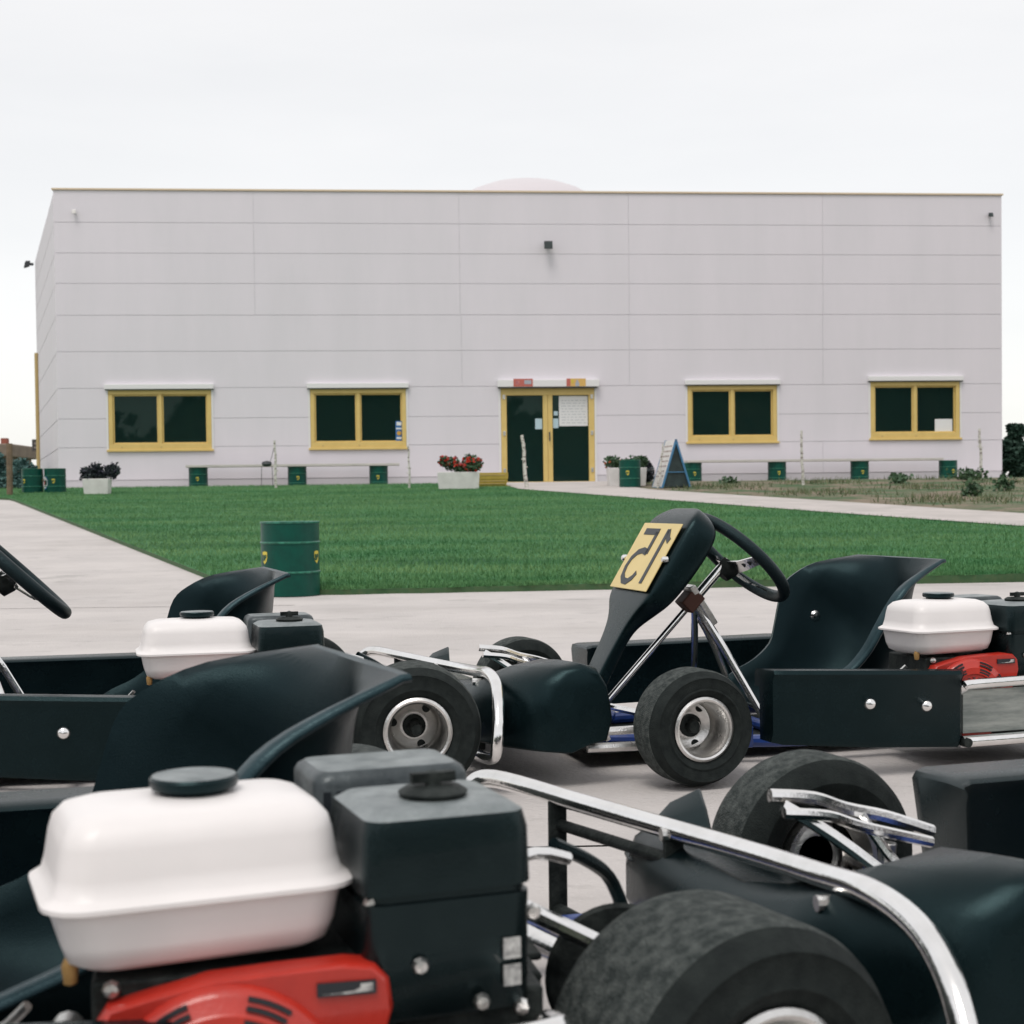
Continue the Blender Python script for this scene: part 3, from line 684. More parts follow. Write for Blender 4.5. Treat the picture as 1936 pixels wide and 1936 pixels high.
# ---------------------------------------------------------------- far left and right
random.seed(21)
p = MB(); p.tube([(0, 0, 0), (.01, 0, .95)], .055, 8); tag(p.build('timber_post', M['post'], loc=(-8.72, 26.0, T(26) - .02)), 'brown timber post at the far end of the driveway', 'post')
bush(-11.15, 34, .85, .45, .80, 1800, M['bluegreen'], .08, 'blue green shrub by the side wall, right of the post', group='shrubs left of the hall')
bush(-12.05, 35, .85, .50, 1.0, 2000, M['bluegreen'], .09, 'blue green shrub behind the brown post', group='shrubs left of the hall')
bush(-12.75, 36, .85, .5, .8, 1600, M['bluegreen'], .09, 'low blue green shrub at the photo\'s left edge', group='shrubs left of the hall')
bush(13.0, 38.5, .85, .80, 1.55, 3600, M['conifer'], .11, 'dark conifer just right of the hall', name='conifer', cat='tree', group='conifers right of the hall', cones=True)
bush(13.9, 39.5, .85, .7, 1.25, 2600, M['conifer'], .10, 'dark conifer at the photo\'s right edge', name='conifer', cat='tree', group='conifers right of the hall', cones=True)
o = empty('shed', (-19.45, 52, .9), .05); tag(o, 'low brown shed with a red chimney far behind the driveway', 'building')
MB().box((-3, -1.5, 0), (2.35, 1.5, 1.35)).build('wall', M['brownwall'], o, smooth=0)
MB().box((-3.2, -1.7, 1.35), (2.5, 1.7, 1.80)).build('roof', M['brownwall'], o, smooth=0, bevel=.05)
MB().box((1.75, -.15, 1.81), (1.95, .15, 2.05)).build('chimney', mat('brick red', (.30, .10, .07), .9), o, smooth=0)
o = empty('notice_board', (-13.62, 43.5, .9), .05); tag(o, 'dark notice board on a post left of the hall', 'sign')
MB().box((-.28, -.03, 1.28), (.30, .03, 1.62)).build('board', M['signdark'], o, smooth=0)
MB().tube([(0, .06, 0), (0, .06, 1.5)], .04, 8).build('post', M['post'], o)
wr = MB()
for k in range(2):
    for j in range(5): wr.box((-.22 + j * .09, -.036, 1.36 + k * .12), (-.16 + j * .09, -.031, 1.40 + k * .12))
wr.build('lettering', mat('faint pale print', (.35, .30, .28), .6), o, smooth=0)
# weeds one can tell apart on the verge
def weed(x, y, h, r_, n, label):
    o_ = foliage(n, lambda: ((random.gauss(0, r_ * .45), random.gauss(0, r_ * .45), random.uniform(0, h)), None), .07, 1.0)
    tag(o_.build('weed_clump', M['leaf'], loc=(x, y, T(y) + .02), smooth=0), label, 'plant', 'weed clumps on the verge')
weed(8.55, 27.9, .20, .30, 260, 'biggest weed clump at the foot of the rightmost stake')
weed(6.9, 26.6, .15, .2, 150, 'weed clump in front of the drum between the third and fourth windows')
weed(4.0, 27.6, .10, .16, 90, 'small weed clump near the folding board')
weed(6.6, 21.5, .22, .14, 120, 'weed clump on the bare soil by the path, under the fourth window')
weed(7.6, 23.0, .22, .16, 120, 'tall weed clump on the bare soil right of centre of the verge')

# ---------------------------------------------------------------- karts
# local frame: +X runs to the rear, +Y away from the camera (to the kart's right), origin under the near front wheel's outer face
def lathe_y(mb, prof, cx, cz, n=56, mi=0): return mb.lathe([(r_, y_) for r_, y_ in prof], (cx, 0, cz), 'Y', n, mi)
def wheel(k, a, b0, b1, Rr, rr, outer, steer=0):
    """wheel with outer face at b0 (outer=-1 near side, +1 far side)"""
    s_ = 1 if outer < 0 else -1; f_ = b0 if outer < 0 else b1; w = b1 - b0
    o = empty('wheel', (a, f_, Rr), steer, k)
    y = lambda v: v * s_
    ty = MB()
    side_ = [(rr - .004, y(.016)), (rr + .003, y(.006)), (rr + .010, y(.0015)), (rr + (Rr - rr) * .24, y(-.001)), (rr + (Rr - rr) * .27, y(-.0035)), (rr + (Rr - rr) * .31, y(-.0035)), (rr + (Rr - rr) * .34, y(-.002)), (rr + (Rr - rr) * .50, y(-.0035)), (rr + (Rr - rr) * .70, y(-.002)), (rr + (Rr - rr) * .73, y(-.0032)), (rr + (Rr - rr) * .76, y(-.0012)), (Rr - .010, y(.010)), (Rr - .003, y(.020))]
    tr = [(Rr - .003, y(.020)), (Rr, y(.030)), (Rr, y(w / 2)), (Rr, y(w - .03)), (Rr - .003, y(w - .02))]
    sb = [(Rr - .003, y(w - .02)), (Rr - .012, y(w - .008)), (rr + (Rr - rr) * .5, y(w)), (rr, y(w - .012)), (rr - .004, y(w - .02))]
    ty.lathe(side_, (0, 0, 0), 'Y', 72, 0); ty.f.pop(); ty.f.pop(); ty.mi = ty.mi[:-2]
    ty.lathe(tr, (0, 0, 0), 'Y', 72, 1); ty.f.pop(); ty.f.pop(); ty.mi = ty.mi[:-2]
    ty.lathe(sb, (0, 0, 0), 'Y', 72, 0); ty.f.pop(); ty.f.pop(); ty.mi = ty.mi[:-2]
    ty.build('tyre', [M['tyre'], M['tread']], o, smooth=50)
    rm = MB(); rm.lathe([(rr - .004, y(.020)), (rr + .001, y(.010)), (rr + .001, y(.004)), (rr - .004, y(.001)), (rr - .008, y(.003)), (rr - .010, y(.010)), (rr - .013, y(.014)), (rr - .018, y(w * .62)), (rr - .026, y(w * .68)), (.030, y(w * .70)), (.028, y(w * .60)), (.0, y(w * .60))], (0, 0, 0), 'Y', 56); rm.f.pop(-2); rm.mi.pop()
    rm.lathe([(rr - .004, y(w - .02)), (rr - .006, y(w - .004)), (rr - .012, y(w - .004)), (rr - .02, y(w * .72))], (0, 0, 0), 'Y', 56); rm.f.pop(); rm.f.pop(); rm.mi = rm.mi[:-2]
    rm.build('rim', M['alu'], o, smooth=40)
    hb = MB(); hb.lathe([(0, y(w * .40)), (.012, y(w * .40)), (.014, y(w * .44)), (.014, y(w * .55)), (.024, y(w * .56)), (.024, y(w * .60)), (0, y(w * .60))], (0, 0, 0), 'Y', 20)
    for j in range(3):
        q = j * 2.094 + .9; hb.lathe([(0, y(w * .655)), (.0085, y(w * .655)), (.0085, y(w * .69)), (0, y(w * .69))], (.043 * math.cos(q), 0, .043 * math.sin(q)), 'Y', 12)
    hb.build('hub', M['dullmetal'], o)
    if Rr > .125: MB().lathe([(0, y(.035)), (.010, y(.035)), (.013, y(.045)), (.013, y(.10)), (0, y(.10))], (0, 0, 0), 'Y', 16).build('axle_end', M['dullmetal'], o)
    return o
def superU(s0, s1, n): return [s0 + (s1 - s0) * i / n for i in range(n + 1)]
def make_kart():
    k = empty('go_kart')
    wheel(k, 0.0, 0.0, .115, .121, .0660, -1, R(4)); wheel(k, -.138, .815, .93, .121, .0660, 1, R(4))
    wheel(k, 1.06, 0.0, .165, .132, .0690, -1); wheel(k, .815, .80, .965, .132, .0690, 1, R(13))
    # frame
    fr = MB()
    fr.tube([(-.13, .36, .055), (.1, .30, .05), (.35, .24, .045), (.9, .24, .05), (1.2, .26, .06)], .014, 10, 5)
    fr.tube([(-.13, .62, .055), (.1, .68, .05), (.35, .74, .045), (.9, .74, .05), (1.2, .72, .06)], .014, 10, 5)
    for a_ in (-.12, .34, .92): fr.tube([(a_, .24 if a_ > 0 else .36, .05), (a_, .74 if a_ > 0 else .62, .05)], .013, 10)
    fr.tube([(.0, .13, .10), (.03, .30, .085), (.06, .36, .06)], .015, 10, 4); fr.tube([(-.115, .79, .10), (-.06, .68, .085), (.03, .62, .06)], .015, 10, 4)
    fr.tube([(.17, .30, .06), (.13, .16, .09), (.04, .13, .10)], .012, 10, 4)
    fr.box((.02, .125, .07), (.06, .150, .135)); fr.box((-.135, .775, .07), (-.10, .80, .135))
    fr.box((.10, .10, .060), (.155, .17, .105))
    fr.build('frame', M['blue'], k, bevel=.002)
    MB().box((-.14, .31, .030), (.62, .70, .036)).build('floor_tray', M['dullmetal'], k, smooth=0)  # tray lengthened rearwards to block light, so the ground below darkens
    rod = MB(); rod.tube([(-.055, .41, .118), (.005, .13, .118)], .008, 8); rod.tube([(-.055, .50, .118), (-.15, .79, .118)], .008, 8)
    rod.lathe([(0, -.012), (.013, -.01), (.013, .01), (0, .012)], (.005, .13, .118), 'Z', 10); rod.build_each('tie_rod', M['chrome'], k)
    sp = MB(); sp.tube([(.0, .14, .121), (.0, .05, .121)], .012, 10); sp.tube([(.0, .145, .07), (.012, .150, .16)], .011, 10); sp.tube([(-.115, .79, .121), (-.115, .87, .121)], .012, 10); sp.tube([(-.115, .785, .07), (-.11, .78, .16)], .011, 10)
    sp.lathe([(0, 0), (.017, 0), (.017, .012), (0, .012)], (.012, .150, .158), 'Z', 6); sp.box((-.05, .14, .116), (.0, .165, .124)); sp.build_each('spindle', M['alu'], k, bevel=.001)
    bar = MB(); bar.tube([(-.20, .16, .070), (-.02, .14, .072), (.02, .15, .075)], .010, 8, 3); bar.tube([(-.20, .18, .100), (-.08, .16, .104), (-.02, .15, .110)], .009, 8, 3); bar.build_each('side_rail', M['alu'], k)
    # pedals and the chrome footwell loops at the far front
    pd = MB(); 
    pd.tube([(-.268, .785, .228), (-.21, .785, .221), (-.165, .785, .205), (-.11, .785, .191), (-.045, .785, .168)], .0085, 8, 4)
    pd.tube([(-.268, .745, .214), (-.21, .745, .207), (-.165, .745, .191), (-.07, .745, .165)], .007, 8, 4)
    pd.tube([(-.258, .77, .218), (-.20, .75, .180), (-.13, .72, .12), (-.10, .66, .06)], .008, 8, 3)
    pd.tube([(-.15, .775, .198), (-.11, .74, .13), (-.06, .66, .06)], .007, 8, 3)
    pd.tube([(-.15, .30, .14), (-.13, .30, .12), (-.10, .31, .06)], .008, 8, 3)
    pd.build_each('pedal_bar', M['chrome'], k)
    pd = MB(); 
    for b_ in (.30, .66): pd.box((-.165, b_ - .03, .11), (-.155, b_ + .03, .16)); pd.tube([(-.155, b_, .13), (-.12, b_, .06)], .007, 8)
    pd.build_each('pedal', M['dullmetal'], k, smooth=30)
    # nose fairing: a moulded bumper, curved in profile, with upturned ends
    ns = MB(); prof0 = [(-.415, .075), (-.432, .12), (-.425, .17), (-.395, .215), (-.34, .243), (-.27, .256), (-.215, .246), (-.182, .214), (-.168, .175), (-.160, .140), (-.185, .092), (-.25, .086), (-.33, .068)]
    prof1 = [(-.405, .075), (-.420, .105), (-.420, .145), (-.408, .175), (-.388, .188), (-.35, .180), (-.31, .165), (-.26, .145), (-.21, .125), (-.17, .108), (-.185, .085), (-.25, .080), (-.33, .070)]
    rings = []
    for b_, sc, sz in ((.112, .52, .93), (.122, .60, .985), (.145, .68, 1), (.20, .82, 1), (.28, .95, .98), (.34, 1.0, .96), (.40, 1.03, 1), (.48, 1.06, 1), (.60, 1.08, 1), (.72, 1.08, 1), (.82, 1.07, 1), (.865, 1.02, .97), (.878, .96, .85)):
        f_ = min(max((b_ - .26) / .20, 0), 1); f_ = f_ * f_ * (3 - 2 * f_)
        pr_ = [(p0[0] + (p1[0] - p0[0]) * f_, p0[1] + (p1[1] - p0[1]) * f_) for p0, p1 in zip(prof0, prof1)]
        rings.append([(-.16 + (a_ + .16) * sc, b_, .068 + (z_ - .068) * sz) for a_, z_ in pr_])
    ns.loft(rings); nf = ns.build('nose_fairing', M['plastic'], k, smooth=50, bevel=.004)
    fin = MB(); fin.loft([[(-.43, .775, .160), (-.34, .775, .160), (-.345, .775, .172), (-.40, .775, .172)], [(-.44, .825, .150), (-.330, .825, .150), (-.334, .825, .212), (-.390, .825, .200)], [(-.43, .868, .150), (-.322, .868, .150), (-.324, .868, .228), (-.365, .868, .212)]]); fin.build('fairing_end', M['plastic'], k, smooth=50, bevel=.004)
    # steering column, struts, wheel
    cl = MB(); cl.tube([(-.055, .46, .115), (.255, .46, .438)], .0078, 14); cl.tube([(.170, .46, .350), (.262, .46, .446)], .0115, 14); cl.build('steering_column', M['chrome'], k)
    su = MB(); su.tube([(.172, .455, .345), (.205, .53, .235), (.25, .66, .06)], .0085, 10, 3); su.tube([(.180, .455, .340), (.235, .42, .235), (.31, .34, .06)], .0095, 10, 3)
    su.tube([(.175, .48, .342), (.245, .50, .235), (.33, .55, .06)], .0085, 10, 3); su.build_each('column_strut', M['chrome'], k)
    cb_ = MB(); cb_.box((-.024, -.024, -.016), (.024, .024, .022)); cb_.xform(Matrix.Translation((.164, .455, .352)) @ Matrix.Rotation(R(-46), 4, 'Y')); cb_.build('column_clamp', mat('rust brown bracket', (.09, .03, .018), .6), k, bevel=.003)
    cb_ = MB(); cb_.hexa([(.150, .43, .385), (.166, .43, .392), (.166, .485, .392), (.150, .485, .385)], [(.212, .435, .292), (.226, .435, .300), (.226, .47, .300), (.212, .47, .292)]); cb_.build('column_plate', M['alu'], k, bevel=.003)
    nrm = Vector((.69, 0, .72)).normalized(); uu = Vector((-.72, 0, .69)).normalized(); vv = Vector((0, 1, 0)); cc = Vector((.288, .46, .452)); Rs = .138
    sw = empty('steering_wheel', tuple(cc), 0, k)
    t_ = MB(); t_.tube([uu * Rs * math.cos(q) + vv * Rs * math.sin(q) for q in [2 * math.pi * i / 64 for i in range(64)]], .0145, 14, 0, True); t_.build('grip', mat('leatherette steering grip', (.005, .009, .011), .40, 0, (.009, .014, .017), 60, .3, 400, spec=.28, tint=(.6, .95, 1)), sw, smooth=60)
    spk = MB()
    hubp = -nrm * .030
    for q in (R(90), R(-90), R(180)):
        dd = uu * math.cos(q) + vv * math.sin(q); tt_ = dd.cross(nrm)
        pts = []
        for f_, wd, dp_ in ((.018, .020, 0), (.06, .016, .22), (.10, .013, .72), (.135, .012, 1)):
            c0 = hubp * (1 - dp_) + dd * f_
            pts.append([c0 + tt_ * wd - nrm * .0018, c0 - tt_ * wd - nrm * .0018, c0 - tt_ * wd + nrm * .0018, c0 + tt_ * wd + nrm * .0018])
        spk.loft(pts)
    spk.build('spoke', M['chrome'], sw, smooth=30)
    hl = MB(); 
    for q in (R(90), R(-90), R(180)):
        dd = uu * math.cos(q) + vv * math.sin(q)
        for f_, dp_ in ((.065, .28), (.085, .52), (.105, .78)):
            c0 = hubp * (1 - dp_) + dd * f_; tt_ = dd.cross(nrm)
            ring = [[c0 + nrm * h_ + (dd * math.cos(w) + tt_ * math.sin(w)) * .006 for w in [2 * math.pi * i / 12 for i in range(12)]] for h_ in (-.0022, .0022)]
            hl.loft(ring)
    hl.build_each('spoke_hole', M['ink'], sw)
    hb = MB(); rings = [[hubp + nrm * h_ + (uu * math.cos(w) + vv * math.sin(w)) * r_ for w in [2 * math.pi * i / 20 for i in range(20)]] for r_, h_ in ((.018, -.03), (.026, -.006), (.026, .006), (.014, .010))]
    hb.loft(rings); hb.build('steering_boss', M['dullmetal'], sw)
    # front panel (tall fairing that carries the number plate)
    secs = [((.160, .573), (.172, .562), .395, .535), ((.150, .568), (.180, .545), .365, .560), ((.128, .556), (.187, .520), .338, .590), ((.108, .536), (.184, .494), .326, .604), ((.060, .458), (.140, .428), .325, .605), ((.012, .378), (.078, .358), .328, .600),
            ((.000, .356), (.052, .335), .345, .585), ((-.008, .335), (.028, .312), .375, .555), ((-.022, .300), (.004, .288), .405, .530), ((-.050, .245), (-.020, .240), .418, .522), ((-.085, .180), (-.050, .178), .425, .518), ((-.115, .110), (-.08, .110), .425, .518)]
    rings = []
    for (f_, b_, y0_, y1_) in secs:
        F_ = Vector((f_[0], 0, f_[1])); B_ = Vector((b_[0], 0, b_[1])); c_ = (y0_ + y1_) / 2; hw = (y1_ - y0_) / 2; d_ = B_ - F_; ring = []
        for (u, v) in ((-1, .18), (-.93, .03), (-.84, 0), (0, -.02), (.84, 0), (.93, .03), (1, .18), (1, .85), (.93, .99), (0, 1), (-.93, .99), (-1, .85)):
            q = F_ + d_ * v; ring.append((q.x, c_ + u * hw, q.z))
        rings.append(ring)
    fp = MB(); fp.loft(rings); pf = fp.build('front_panel', M['plastic'], k, smooth=45)
    md = pf.modifiers.new('sub', 'SUBSURF'); md.levels = 1; md.render_levels = 2
    bo = MB()
    for (a_, b_, z_) in ((.052, .590, .452), (.056, .342, .456)): bo.lathe([(0, -.010), (.005, -.010), (.008, -.006), (.008, .003), (0, .003)], (a_, b_, z_), 'X', 12)
    bo.build_each('panel_bolt', M['chrome'], k)
    # seat
    st = MB()
    rn_ = [(.40, .110), (.455, .135), (.505, .160), (.55, .190), (.585, .232), (.612, .28), (.645, .336), (.678, .372), (.735, .404), (.802, .434)]
    rf_ = [(.345, .125), (.385, .152), (.44, .178), (.487, .217), (.504, .262), (.517, .31), (.535, .364), (.568, .394), (.63, .421), (.742, .437)]
    cen_ = [(.36, .085), (.42, .055), (.49, .042), (.56, .042), (.62, .055), (.675, .10), (.72, .17), (.752, .255), (.768, .35), (.774, .436)]
    rn_, rf_, cen_ = [catmull([Vector((a_, 0, z_)) for a_, z_ in q_], 3) for q_ in (rn_, rf_, cen_)]
    rings = []; n = 28
    for i, c_ in enumerate(cen_):
        f_ = i / (len(cen_) - 1); hw = .125 + .032 * min(1, f_ * 1.5); ring = []
        kt = max(0, (f_ - .75) / .25)
        for j in range(n + 1):
            ph = -math.pi / 2 + math.pi * j / n; kk = 1 - math.cos(ph); kk = kk * (1 - .15 * math.sin(2 * ph) ** 2)
            r_ = rn_[i] if ph < 0 else rf_[i]
            b_ = .545 + hw * (math.copysign(abs(math.sin(ph)) ** .85, ph) * (1 - kt) + kt * ph / (math.pi / 2))
            p_ = c_ + (r_ - c_) * (kk * (1 - kt) + kt * abs(ph / (math.pi / 2)) ** 1.05)
            if j in (0, n): b_ += math.copysign(.008, ph)
            ring.append((p_.x, b_ + (0 if ph > 0 else .020 * kt * -math.sin(ph)), p_.z))
        e0, e1 = ring[0], ring[-1]
        fl_w = 1 - .75 * kt; ring = [(e0[0] + .010 * fl_w, e0[1] - .026 * fl_w, e0[2] - .003), (e0[0] + .004 * fl_w, e0[1] - .013 * fl_w, e0[2] + .001)] + ring + [(e1[0] + .003, e1[1] + .011, e1[2] - .001), (e1[0] + .008, e1[1] + .020, e1[2] - .009)]
        rings.append(ring)
    last = [(x + .008, y, z + .001) for x, y, z in rings[-1]]; rings.append(last)
    st.loft(rings, cap=False, closed=False); nc = len(rings[0])
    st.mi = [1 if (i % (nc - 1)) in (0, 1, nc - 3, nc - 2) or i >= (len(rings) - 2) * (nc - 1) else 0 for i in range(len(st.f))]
    so = st.build('seat', [M['seatp'], mat('rubbed seat rim', (.012, .026, .032), .34, 0, (.022, .042, .050), 25, .1, 300, spec=.35, tint=(.6, .93, 1))], k, smooth=60, solid=.007)  # lighter rim: some rubbing, plus its highlight put into the colour
    sb_ = MB(); 
    for (a_, b_, z_) in ((.615, .690, .285),): sb_.lathe([(0, -.008), (.010, -.006), (.015, 0), (.015, .004), (0, .004)], (a_, b_, z_), 'Y', 14)
    sb_.build_each('seat_bolt', M['chrome'], so)
    ss = MB(); ss.tube([(.66, .385, .20), (.75, .20, .13), (.85, .24, .06)], .009, 8, 3); ss.tube([(.66, .70, .20), (.75, .74, .13), (.85, .74, .06)], .009, 8, 3); ss.build_each('seat_stay', M['alu'], k)
    # side pods
    def pod(outline_near, bfar, name):
        pass
    sp_ = MB(); ys0 = -.004
    top = [(.148, .045, .236), (.154, .012, .237), (.17, ys0, .237), (.60, -.012, .219), (.603, .0, .219)]
    n1_ = MB()
    secs = [(.150, .030, .085, .236), (.157, .006, .083, .237), (.18, -.004, .078, .237), (.38, -.010, .062, .229), (.590, -.012, .051, .220), (.603, .000, .053, .219)]
    rings = []
    for a_, b_, z0_, z1_ in secs:
        rings.append([(a_, b_ + .015, z0_), (a_, b_ + .004, z0_ + .02), (a_, b_ + .004, z1_ - .022), (a_, b_ - .004, z1_ - .010), (a_, b_ + .000, z1_ - .002), (a_, b_ + .014, z1_), (a_, b_ + .045, z1_ - .003), (a_, b_ + .052, z1_ - .012), (a_, b_ + .052, z1_ - .04), (a_, b_ + .03, z1_ - .04), (a_, b_ + .028, z0_)])
    n1_.loft(rings); pdn = n1_.build('side_pod', M['plastic'], k, smooth=40)
    for (a_, z_) in ((.373, .157), (.508, .146)):
        MB().lathe([(0, -.010), (.006, -.009), (.011, -.005), (.0135, 0), (.0135, .008), (0, .008)], (a_, -.009, z_), 'Y', 20).build('pod_bolt', M['chrome'], pdn)
    n2_ = MB(); rings = []
    for a_, b_, z0_, z1_ in [(.035, .830, .070, .206), (.040, .848, .062, .211), (.06, .860, .058, .213), (.30, .868, .06, .214), (.62, .878, .05, .216), (.66, .860, .052, .216)]:
        rings.append([(a_, b_, z0_), (a_, b_ + .004, z1_ - .02), (a_, b_, z1_ - .005), (a_, b_ + .006, z1_), (a_, b_ + .05, z1_ + .001), (a_, b_ + .12, z1_ - .002), (a_, b_ + .13, z1_ - .014), (a_, b_ + .10, z0_ + .02), (a_, b_ + .06, z0_)])
    n2_.loft(rings); n2_.build('side_pod', M['plastic'], k, smooth=40)
    # chrome side guard and plate behind the near pod
    gd = MB(); gd.tube([(.600, .010, .172), (.606, -.004, .183), (.63, -.006, .187), (.86, -.006, .192), (.885, .03, .188), (.89, .10, .16)], .0115, 12, 4); 
    gd.tube([(.60, .0, .062), (.86, .0, .066), (.89, .06, .07)], .0135, 12, 4); gd.build_each('side_guard', M['chrome'], k)
    gp = MB(); gp.box((.604, .004, .079), (.885, .008, .174)); g_ = gp.build('guard_plate', M['guardplate'], k, smooth=0, bevel=.002)
    for a_ in (.605, .755, .865): MB().lathe([(0, -.016), (.010, -.015), (.011, 0), (0, 0)], (a_, -.002, .062), 'Y', 12).build('guard_bolt', M['dullmetal'], k)
    # engine
    ecx = .612
    eb = MB(); eb.box((.545, .055, .06), (.745, .21, .24)); eb.box((.60, .12, .035), (.90, .30, .20)); eb.box((.745, .07, .05), (.89, .22, .205))
    for j in range(7): eb.box((.80, .20, .075 + j * .018), (.92, .32, .082 + j * .018))
    eb.build('engine_block', M['dullmetal'], k, smooth=0, bevel=.006)
    tk = MB(); L0, L1, B0, B1 = .512, .722, .052, .195; cx_, cy_ = (L0 + L1) / 2, (B0 + B1) / 2; hx, hy = (L1 - L0) / 2, (B1 - B0) / 2
    ringsl = [rrect(cx_, cy_, .246, hx - .030, hy - .026, .02), rrect(cx_, cy_, .2475, hx - .018, hy - .016, .024), rrect(cx_, cy_, .254, hx - .007, hy - .006, .027), rrect(cx_, cy_, .268, hx - .002, hy - .001, .028), rrect(cx_, cy_, .296, hx + .003, hy + .002, .028)]
    tk.loft(ringsl)
    tk.loft([rrect(cx_, cy_, .2955, hx + .010, hy + .009, .032), rrect(cx_, cy_, .2965, hx + .0125, hy + .0115, .034), rrect(cx_, cy_, .300, hx + .0125, hy + .0115, .034), rrect(cx_, cy_, .3025, hx + .009, hy + .008, .033),
             rrect(cx_, cy_, .306, hx + .004, hy + .003, .030), rrect(cx_, cy_, .318, hx + .001, hy, .029), rrect(cx_, cy_, .338, hx - .002, hy - .003, .028), rrect(cx_, cy_, .348, hx - .005, hy - .007, .024), rrect(cx_, cy_, .3575, hx - .013, hy - .016, .022), rrect(cx_ + .002, cy_, .3620, hx - .026, hy - .028, .020), rrect(cx_ + .002, cy_, .364, hx - .052, hy - .048, .018)])
    tko = tk.build('fuel_tank', M['tank'], k, smooth=50)
    MB().lathe([(0, .0), (.026, .0), (.027, .005), (.0330, .0065), (.0345, .009), (.0345, .0135), (.0325, .0158), (.028, .0148), (.018, .0162), (0, .0165)], (.622, .128, .3612), 'Z', 44).build('fuel_cap', M['plastic'], tko, smooth=40, top=(M['dust_lit_top'], .3758))
    ab = MB(); ax0, ax1, ay0, ay1 = .738, .872, .045, .175
    ab.loft([rrect((ax0 + ax1) / 2, (ay0 + ay1) / 2, z_, (ax1 - ax0) / 2 - i_, (ay1 - ay0) / 2 - i_, .016, 4) for z_, i_ in ((.195, .004), (.200, .001), (.285, 0), (.286, .003), (.291, .003), (.292, -.001), (.335, 0), (.348, .003), (.3535, .011), (.3550, .020))])
    abo = ab.build('air_cleaner', mat('dusty black plastic', (.003, .006, .007), .26, 0, (.006, .010, .011), 30, .1, 500, spec=.28, tint=(.6, .95, 1.0), coat=.10, rvar=.06), k, smooth=40, top=(M['dust_lit_top'], .3475))
    kb = MB(); kb.lathe([(0, 0), (.026, 0), (.028, .005), (.022, .009), (.010, .010), (0, .010)], (.808, .100, .354), 'Z', 24); kb.lathe([(0, .008), (.007, .008), (.006, .020), (0, .022)], (.808, .100, .354), 'Z', 12)
    kb.box((.790, .096, .366), (.804, .104, .374)); kb.box((.812, .096, .366), (.826, .104, .374)); kb.build('wing_nut', M['dullmetal'], abo)
    cbm = MB(); cbm.box((.775, .060, .10), (.868, .17, .195)); cbm.tube([(.86, .07, .15), (.885, .07, .12), (.87, .07, .07)], .010, 8, 3); cbm.build('carburettor', M['dullmetal'], k, smooth=30, bevel=.004)
    for z_ in (.222, .243): MB().box((.846, .0425, z_ - .008), (.860, .0445, z_ + .008)).build('sticker', M['label'], abo, smooth=0)
    bl = MB(); 
    for (a_, b_, z_) in ((.787, .040, .238), (.752, .05, .285), (.835, .045, .205), (.868, .055, .195), (.884, .08, .262), (.56, .05, .235)): bl.lathe([(0, -.006), (.005, -.005), (.007, 0), (0, 0)], (a_, b_, z_), 'Y', 8)
    bl.build_each('engine_bolt', M['alu'], k)
    mf = MB(); mf.loft([rrect(.785, .262, z_, .070 - i_, .050 - i_, .014, 4) for z_, i_ in ((.27, .004), (.272, 0), (.348, 0), (.354, .003), (.3575, .008), (.358, .013))]); mo = mf.build('muffler_guard', mat('satin grey muffler guard', (.035, .045, .05), .36, .3, (.07, .085, .09), 30, .1, 200), k, smooth=40, top=(M['dust_lit_top'], .3565))
    sl = MB()
    for j in range(11): sl.box((.722 + j * .0118, .2105, .320), (.7285 + j * .0118, .2125, .342))
    sl.build_each('vent_slot', M['ink'], mo, smooth=0)
    # recoil starter housing, on the outer side of the engine
    rc = MB(); cxr, czr, Ro = .640, .148, .097
    pts = []
    prof = [(.762, .196), (.752, .190), (.748, .120), (.70, .075)] + [(cxr + Ro * math.cos(R(q)), czr + Ro * math.sin(R(q))) for q in range(-60, -200, -20)] + [(.535, .190), (.557, .225), (.590, .233), (.630, .241), (.680, .244), (.730, .246), (.752, .243), (.763, .232), (.766, .210)]
    r0_ = [(a_, .058, z_) for a_, z_ in prof]; 
    def inset(pr, f_, y_): return [(.655 + (a_ - .655) * f_, y_, .165 + (z_ - .165) * f_) for a_, z_ in pr]
    rc.loft([inset(prof, 1, .058), inset(prof, 1, .040), inset(prof, .985, .034), inset(prof, .965, .0315)])
    dome = [(Ro * .93, .0315), (Ro * .91, .024), (Ro * .86, .0195), (Ro * .76, .017), (Ro * .74, .0145), (Ro * .60, .013), (Ro * .58, .0165), (Ro * .34, .0155), (Ro * .32, .011), (Ro * .12, .009), (0, .009)]
    rc.lathe(dome, (cxr, 0, czr), 'Y', 56); rco = rc.build('recoil_housing', M['red'], k, smooth=40)
    vs_ = MB()
    for (q0, q1) in ((108, 152), (168, 205), (55, 78), (22, 40)):   # curved air slots in the outer ring
        for rm_ in (.645, .705, .80, .865):
            yv = .0147 if rm_ < .74 else (.0172 if rm_ < .84 else .0197); m_ = 8
            for i in range(m_):
                qa, qb = R(q0 + (q1 - q0) * i / m_), R(q0 + (q1 - q0) * (i + 1) / m_)
                P_ = [(cxr + Ro * rr_ * math.cos(q), yv - .002, czr + Ro * rr_ * math.sin(q)) for rr_, q in ((rm_ - .016, qa), (rm_ + .016, qa), (rm_ + .016, qb), (rm_ - .016, qb))]
                vs_.hexa(P_, [(x, y + .004, z) for x, y, z in P_])
    for j in range(24):
        q = R(j * 15); dq = R(3.2)
        P_ = [(cxr + Ro * rr_ * math.cos(w_), .0136, czr + Ro * rr_ * math.sin(w_)) for rr_, w_ in ((.37, q - dq), (.52, q - dq), (.52, q + dq), (.37, q + dq))]
        vs_.hexa(P_, [(x, y + .004, z) for x, y, z in P_])
    vs_.build('air_slot', M['ink'], rco, smooth=0)
